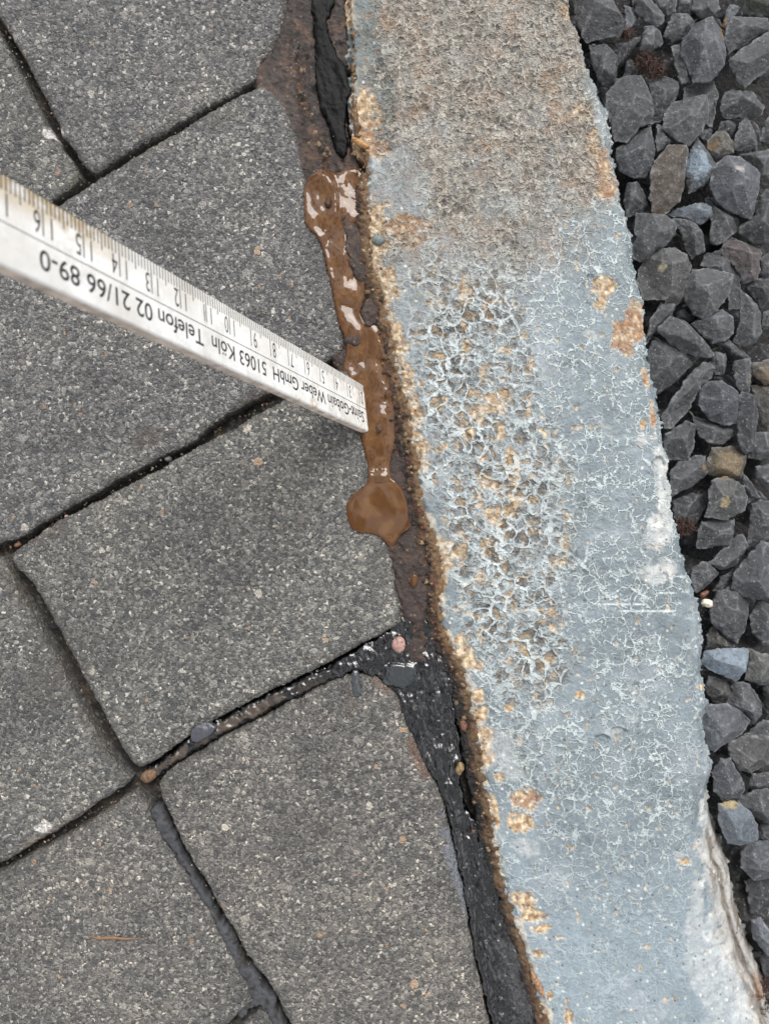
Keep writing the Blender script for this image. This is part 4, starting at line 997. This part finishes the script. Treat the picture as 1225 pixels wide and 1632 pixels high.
    (R6, [(320, 850), (390, 800), (440, 810), (490, 870), (480, 900), (400, 970), (350, 1000), (320, 920)], 1, G, 'small heart shaped stone above the cream seed husk'),
    (R6, [(460, 990), (500, 900), (590, 850), (590, 950), (520, 980)], 0, D, 'dark sliver below the crescent stone'),
    (R6, [(780, 670), (900, 690), (900, 1000), (790, 1045), (690, 1030), (600, 970), (610, 870), (700, 770)], 2, (74, 75, 79), 'broad stone with a raised lower facet at the right edge'),
    (R6, [(490, 1000), (580, 970), (690, 1040), (690, 1150), (670, 1250), (620, 1320), (560, 1290), (460, 1200), (450, 1120)], 1, G, 'stone with a curved pale face right of the cream seed husk'),
    (R6, [(760, 1050), (880, 1100), (900, 1310), (780, 1320), (715, 1260), (710, 1150)], 1, G, 'stone cut by the right edge below the broad one'),
    (R6, [(420, 1280), (460, 1220), (520, 1260), (590, 1350), (520, 1380), (410, 1385)], 0, (70, 68, 64), 'small olive grey stone above the light blue one'),
    (R6, [(410, 1390), (520, 1365), (690, 1365), (690, 1420), (680, 1490), (610, 1580), (580, 1560), (540, 1545), (430, 1500), (400, 1460)], 2, LB, 'light blue paint spattered stone touching the kerb'),
    (R6, [(700, 1370), (840, 1420), (900, 1580), (780, 1600), (670, 1570), (690, 1480)], 1, (86, 86, 84), 'pale grey stone right of the light blue one'),
    (R7, [(300, 80), (390, 95), (410, 150), (370, 205), (310, 195), (280, 130)], 0, (66, 65, 64), 'rough dark stone under the light blue one'),
    (R7, [(410, 105), (480, 115), (530, 200), (530, 250), (490, 285), (450, 240), (380, 210)], 1, G, 'stone with a curved ridge right of the rough dark one'),
    (R7, [(290, 215), (380, 212), (450, 240), (488, 290), (450, 350), (370, 390), (330, 422), (290, 400), (265, 300), (265, 250)], 2, (86, 89, 94), 'large fan shaped stone overlapping the kerb edge, with light veins'),
    (R7, [(450, 350), (540, 280), (620, 290), (620, 380), (500, 380)], 0, G, 'stone cut by the right edge above the dimpled one'),
    (R7, [(390, 380), (480, 350), (560, 350), (620, 420), (560, 480), (490, 515), (440, 500), (400, 450)], 1, (80, 80, 80), 'dimpled stone right of the fan shaped one'),
    (R7, [(350, 455), (400, 455), (440, 530), (460, 590), (440, 625), (370, 645), (325, 600), (320, 520)], 1, (76, 78, 84), 'egg shaped stone lying beside the kerb below the fan shaped one'),
    (R7, [(490, 520), (561, 515), (620, 550), (561, 580), (500, 600), (470, 570)], 0, G, 'small stone cut by the right edge below the dimpled one'),
    (R7, [(430, 640), (500, 600), (561, 590), (630, 650), (620, 740), (540, 740), (480, 690)], 1, G, 'stone with fine diagonal grooves at the right edge'),
    (R7, [(345, 660), (420, 645), (490, 700), (520, 760), (520, 820), (440, 840), (390, 830), (350, 750)], 2, (98, 106, 114), 'blue grey block with an ochre stained corner beside the kerb'),
    (R7, [(520, 745), (561, 745), (630, 790), (561, 830), (520, 810)], 0, D, 'small dark chip at the right edge beside the blue grey block'),
    (R7, [(480, 832), (561, 828), (640, 860), (620, 980), (500, 1000), (450, 940), (450, 880)], 1, (84, 87, 92), 'stone with a light grey triangular face near the bottom right'),
    (R7, [(470, 1010), (530, 990), (561, 950), (650, 1000), (610, 1100), (520, 1150), (490, 1140)], 0, D, 'dark stone below the one with the triangular face'),
    (R7, [(490, 1180), (530, 1170), (561, 1210), (640, 1300), (561, 1335), (500, 1260)], 1, (92, 97, 104), 'pale bluish stone beside the lower kerb flank'),
    (R7, [(525, 1340), (610, 1300), (680, 1400), (600, 1460), (545, 1420)], 0, D, 'lowest dark stone squeezed beside the kerb in the bottom right corner'),
    (R7, [(535, 110), (610, 90), (640, 240), (560, 260)], 0, (72, 74, 70), 'greenish stone cut by the right edge beside the curved ridge stone'),
]
FLECKS_AND_LIT = {  # photo-pixel flecks and stains on particular stones, the last a lit face painted pale
    'fleck': [(1152, 800, 7, 8, (150, 136, 104)), (1055, 425, 6, 6, (150, 142, 118)), (1135, 232, 8, 8, (112, 92, 62)), (1163, 1283, 14, 6, (150, 135, 98)), (1172, 275, 9, 7, (150, 148, 140)), (1158, 742, 20, 22, (112, 98, 76)), (1218, 605, 22, 14, (110, 96, 78)), (1152, 38, 4, 22, (120, 92, 52)), (1120, 745, 4, 5, (150, 120, 70)), (1113, 262, 16, 26, (128, 142, 154))],
}
def stone(poly, level, color, label, seed, group='crushed basalt gravel beside the kerb', cell=1.6, base=None, amp=1.0, extra=True):
    r = np.random.RandomState(seed)
    P = np.array(poly); c0 = P.mean(0)
    P = c0 + (P - c0) * 1.06; poly = [tuple(q) for q in P]
    size = math.sqrt(abs(sum(P[i][0] * P[(i + 1) % len(P)][1] - P[(i + 1) % len(P)][0] * P[i][1] for i in range(len(P)))) / 2)
    hgt = size * .085 * amp                       # mm above the rim
    zr = (-7.5 + 2.6 * level + r.uniform(-.5, .5)) if base is None else base
    planes = []
    npl = r.randint(3, 6)
    ta = r.uniform(0, 6.28); ts = r.uniform(.03, .22)
    planes.append((hgt, ta, ts, 0, 0))
    for i in range(npl):
        a = r.uniform(0, 6.28); sl = r.uniform(.3, .95); off = r.uniform(.0, .38) * size
        planes.append((hgt, a, sl, off, 1))
    m_ = len(P)
    for i in range(m_):       # facets that start from the sides of the outline
        if r.rand() < .72:
            q = P[(i + 1) % m_] - P[i]; nl = math.hypot(*q) + 1e-6
            nx, ny = q[1] / nl, -q[0] / nl
            mid_ = (P[i] + P[(i + 1) % m_]) / 2 - c0
            if nx * mid_[0] + ny * mid_[1] < 0: nx, ny = -nx, -ny
            d_ = max(nx * mid_[0] + ny * mid_[1], 4)
            sl = r.uniform(.55, 1.7)
            planes.append((.4, math.atan2(ny, nx), sl, d_, 1))
    mmpp = H / F
    def top(x, y, s):
        dx, dy = (x - c0[0]), (y - c0[1])
        vals = []
        for (h0, a, sl, off, kd) in planes:
            t = dx * math.cos(a) + dy * math.sin(a)
            vals.append(h0 - sl * (t - off) * mmpp if kd else h0 - sl * t * mmpp)
        vals.append(.15 + 3.0 * s * mmpp)
        vals = np.array(vals)
        srt = np.sort(vals, axis=0)
        return srt[0], srt[1] - srt[0]
    def zt(x, y, s):
        t, g = top(x, y, s)
        t = t - .08 * np.exp(-g / .08)
        return zr + np.maximum(t, -1.2) + .55 * fbm(x, y, 22, 3, seed, .6) + .22 * fbm(x, y, 6, 3, seed + 2, .65)
    def zb(x, y, s): return zr - np.minimum(size * .10, 1.0 * s * mmpp + .1) - .3
    def cf(x, y, s):
        t, g = top(x, y, s)
        n = len(x)
        c = np.broadcast_to(srgb(*color), (n, 3)).copy() * (.80 + .3 * fbm(x, y, 40, 3, seed + 5))[:, None]
        # each broken face has its own tone
        fid = np.argmin(np.array([(h0 - sl * ((x - c0[0]) * math.cos(a) + (y - c0[1]) * math.sin(a) - off * kd) * mmpp) for (h0, a, sl, off, kd) in planes]), axis=0)
        tone = r.uniform(.80, 1.18, len(planes)); tone[0] = 1.0
        c = c * tone[fid][:, None]
        # pale worn arrises, plus painted edge highlights along ridges and rim
        e = np.clip(np.exp(-g / .14) * .42 + ss(6, 0, s) * .36, 0, 1) * np.clip(.6 + 1.2 * fbm(x, y, 12, 2, seed + 8), 0, 1)
        c = mixc(c, srgb(150, 152, 156), e)
        v = np.exp(-(fbm(x, y, 34, 2, seed + 9) / .025) ** 2) * ss(.1, .3, fbm(x, y, 50, 2, seed + 10)) * .22
        c = mixc(c, srgb(130, 132, 134), v)
        if extra:
            for (fx, fy, rx, ry, fc) in FLECKS_AND_LIT['fleck']:
                if abs(fx - c0[0]) < 90 and abs(fy - c0[1]) < 90:
                    c = mixc(c, srgb(*fc), blob(x, y, fx, fy, rx, ry, 0, .8, 6, 4) * .85)
        return col4(c)
    o = field('gravel_stone', poly, cell, zt, cf, M_ROCK, zref=zr + hgt * .4, closed=zb, edge=(1.8, 7, 2.6, 20), seed=seed, smooth_it=0)
    tag(o, label, 'gravel stone', group)
    return o
for i, (R, pts, lvl, colr, lab) in enumerate(STONES):
    stone(T(R[0], R[1], pts), lvl, colr, lab, 1000 + 13 * i)

# lower layer seen in the gaps, stones coloured darker to paint in gap shade
r2 = random.Random(42)
cells = []
for iy in range(0, 29):
    y = iy * 58 - 10
    xl = np.interp(y, [p[1] for p in KERB_R], [p[0] for p in KERB_R]) - 6
    x = xl + r2.uniform(0, 20)
    while x < 1250:
        cells.append((x + r2.uniform(-8, 8), y + r2.uniform(-10, 10))); x += r2.uniform(60, 76)
for i, (x, y) in enumerate(cells):
    n = r2.randint(6, 8); a0 = r2.uniform(0, 6.28); el = r2.uniform(.65, 1); rad = r2.uniform(30, 41)
    pl = []
    for k in range(n):
        a = a0 + 2 * math.pi * (k + r2.uniform(-.2, .2)) / n
        u, v = rad * math.cos(a), rad * el * math.sin(a)
        pl.append((x + u * math.cos(a0) - v * math.sin(a0), y + u * math.sin(a0) + v * math.cos(a0)))
    stone(pl, -2, r2.choice([(34, 35, 38), (38, 38, 41), (42, 40, 38)]), 'stone of the lower gravel layer darkened with painted shade, only glimpsed in the gaps between the upper stones', 5000 + i * 7,
          group='lower layer of gravel seen in the gaps', cell=3.0, base=-15.5 + r2.uniform(-1.5, 1.2), extra=False)

# ---------------------------------------------------------------- folding ruler
RU = dict(X=-1.48022895, Y=41.3188221, Z=291.402702, a=2.91879969, b=1.19480936, c=-0.330430617)
def ruler_frame():
    a, b, c = RU['a'], RU['b'], RU['c']
    d = np.array([math.cos(a) * math.cos(b), math.sin(a) * math.cos(b), -math.sin(b)])
    e1 = np.array([-math.sin(a), math.cos(a), 0]); e2 = np.cross(d, e1)
    v = math.cos(c) * e1 + math.sin(c) * e2
    # camera depth -> world height
    cw = lambda q: Vector((q[0], q[1], -q[2]))
    U = cw(d).normalized(); Vv = cw(v).normalized(); W = U.cross(Vv).normalized()
    if W.z < 0: W = -W
    o = Vector((RU['X'], RU['Y'], H - RU['Z'])) * MM
    m = Matrix((( U.x, Vv.x, W.x, o.x), (U.y, Vv.y, W.y, o.y), (U.z, Vv.z, W.z, o.z), (0, 0, 0, 1)))
    return m
RM = ruler_frame()
ruler = bpy.data.objects.new('folding_ruler', None); COL.objects.link(ruler)
ruler.matrix_world = RM
tag(ruler, 'white wooden folding ruler leaf with black printing, its tip dipped in the brown mud', 'ruler')

def ruler_mat():
    m, t, n, l, p = new_mat('white_ruler_paint')
    oc = n.new('ShaderNodeTexCoord').outputs['Object']
    sx = n.new('ShaderNodeSeparateXYZ'); l.new(oc, sx.inputs[0])
    g = tex(n, l, 'ShaderNodeTexNoise', oc, Scale=55, Detail=5, Roughness=.6)
    c = ramp(n, l, g.outputs['Fac'], [(.3, (.52, .50, .47)), (.6, (.68, .68, .67))])
    # grey handling smears
    g2 = tex(n, l, 'ShaderNodeTexNoise', oc, Scale=160, Detail=6, Roughness=.75)
    c = mix(n, l, c, (.48, .46, .43), ramp(n, l, g2.outputs['Fac'], [(.50, 0), (.66, .75)]))
    # ochre dirt along the graduated edge and at the far end
    g3 = tex(n, l, 'ShaderNodeTexNoise', oc, Scale=330, Detail=4, Roughness=.6)
    edge = ramp(n, l, math_(n, l, 'MULTIPLY', sx.outputs['Y'], 100), [(.0, 1.0), (.25, .8), (.62, 0)])
    far = ramp(n, l, math_(n, l, 'MULTIPLY', sx.outputs['X'], 5.0), [(.68, .10), (.75, 1)])
    dirt = math_(n, l, 'MULTIPLY', math_(n, l, 'MULTIPLY', edge, far), ramp(n, l, g3.outputs['Fac'], [(.34, 0), (.50, .95)]))
    c = mix(n, l, c, (.38, .29, .17), dirt)
    tip = ramp(n, l, math_(n, l, 'MULTIPLY', sx.outputs['X'], 10.0), [(.14, 1), (.17, .55), (.42, 0)])
    c = mix(n, l, c, (.26, .17, .09), math_(n, l, 'MULTIPLY', tip, ramp(n, l, g2.outputs['Fac'], [(.45, .05), (.62, .85)])))
    spots = tex(n, l, 'ShaderNodeTexVoronoi', oc, Scale=52)
    c = mix(n, l, c, (.40, .28, .13), math_(n, l, 'MULTIPLY', ramp(n, l, spots.outputs['Distance'], [(.06, .8), (.16, 0)]), ramp(n, l, g3.outputs['Fac'], [(.42, 0), (.55, 1)])))
    l.new(c, p.inputs['Base Color']); p.inputs['Roughness'].default_value = .65; p.inputs['Specular IOR Level'].default_value = .25
    l.new(bump(n, l, g3.outputs['Fac'], .00008, .6), p.inputs['Normal'])
    return m
M_RW = ruler_mat()
M_RE = plain('worn_ruler_edge', (.50, .42, .36), .6, .0001, 250, .5)
M_INK = plain('black_ink', (.018, .018, .020), .5, None, 700, .5)
M_INKG = plain('grey_ink', (.02, .02, .021), .5, None, 700, .3)

# leaf: rounded cross-section, cream wood along the worn edges
def leaf():
    x0, x1, Wd, Th, rr = 2.0, 205.0, 16.0, 3.0, .7
    prof = []
    for (cy_, cz_, a0) in ((Wd - rr, -rr, 0), (rr, -rr, 90), (rr, -Th + rr, 180), (Wd - rr, -Th + rr, 270)):
        for k in range(5):
            a = math.radians(a0 + k * 22.5); prof.append((cy_ + rr * math.cos(a), cz_ + rr * math.sin(a)))
    xs = [x0 + (x1 - x0) * i / 120 for i in range(121)]
    V, Fs = [], []; npf = len(prof)
    rj = random.Random(3)
    for i, x in enumerate(xs):
        for k, (y, z) in enumerate(prof):
            j = rj.uniform(-.07, .07)
            V.append((x * MM, (y + (j if k < 5 or k > 14 else j)) * MM, z * MM))
    for i in range(len(xs) - 1):
        for k in range(npf):
            Fs.append((i * npf + k, (i + 1) * npf + k, (i + 1) * npf + (k + 1) % npf, i * npf + (k + 1) % npf))
    Fs.append(tuple(range(npf))); Fs.append(tuple(range((len(xs) - 1) * npf, len(xs) * npf))[::-1])
    o = pyobj('leaf', V, Fs, M_RW, ruler, smooth=True)
    o.data.materials.append(M_RE)
    for p_ in o.data.polygons:
        ys = [V[i][1] / MM for i in p_.vertices]; zs = [V[i][2] / MM for i in p_.vertices]
        if sum(zs) / len(zs) < -.35: p_.material_index = 1
        if len(p_.vertices) > 4: p_.use_smooth = False
    return o
leaf()
ZI = .012   # ink film height in mm
def quads(name, rects, mat, parent):
    V, Fs = [], []
    for (x0, y0, x1, y1) in rects:
        b = len(V)
        V += [(x0 * MM, y0 * MM, ZI * MM), (x1 * MM, y0 * MM, ZI * MM), (x1 * MM, y1 * MM, ZI * MM), (x0 * MM, y1 * MM, ZI * MM)]
        Fs.append((b, b + 1, b + 2, b + 3))
    return pyobj(name, V, Fs, mat, parent)
ticks = []
for i in range(12, 202):
    L = 2.9
    if i % 5 == 0: L = 3.9
    if i % 10 == 0: L = 7.3
    ticks.append((i - .16, .3, i + .16, L))
ticks.append((12, 8.35, 204, 8.55))
quads('graduation', ticks, M_INKG, ruler)

def text_obj(name, body, x, y, size, sx, mat, parent, bold=0.0, align='LEFT', z=ZI):
    cu = bpy.data.curves.new(name, 'FONT'); cu.body = body; cu.size = size; cu.offset = bold
    cu.align_x = align; cu.resolution_u = 4
    tmp = bpy.data.objects.new('tmp', cu); COL.objects.link(tmp)
    bpy.context.view_layer.update()
    me = bpy.data.meshes.new_from_object(tmp.evaluated_get(bpy.context.evaluated_depsgraph_get()))
    bpy.data.objects.remove(tmp)
    o = bpy.data.objects.new(name, me); COL.objects.link(o)
    me.materials.clear(); me.materials.append(mat)
    xs = [v.co.x for v in me.vertices]; wdt = max(xs) - min(xs); xm = min(xs)
    for v in me.vertices:
        v.co = Vector(((x + (v.co.x - (xm if align == 'LEFT' else 0)) * sx) * MM, (y + v.co.y) * MM, z * MM))
    o.parent = parent
    return o, wdt
o, wdt = text_obj('probe', "Saint-Gobain Weber GmbH  51063 K\u00f6ln  Telefon 02 21/66 89-0", 0, 0, 5.2, 1, M_INK, ruler)
bpy.data.objects.remove(o)
TX0, TX1 = 17.5, 161.0
text_obj('lettering', "Saint-Gobain Weber GmbH  51063 K\u00f6ln  Telefon 02 21/66 89-0", TX0, 9.9, 5.2, (TX1 - TX0) / wdt, M_INK, ruler, bold=.05)
for k in range(2, 21):
    s_ = str(k); xx = k * 10
    if len(s_) == 1: text_obj('numeral', s_, xx - 2.9, 3.2, 5.9, .62, M_INKG, ruler)
    else:
        text_obj('numeral', s_[0], xx - 2.2, 3.2, 5.9, .62, M_INKG, ruler)
        text_obj('numeral', s_[1], xx + .6, 3.2, 5.9, .62, M_INKG, ruler)
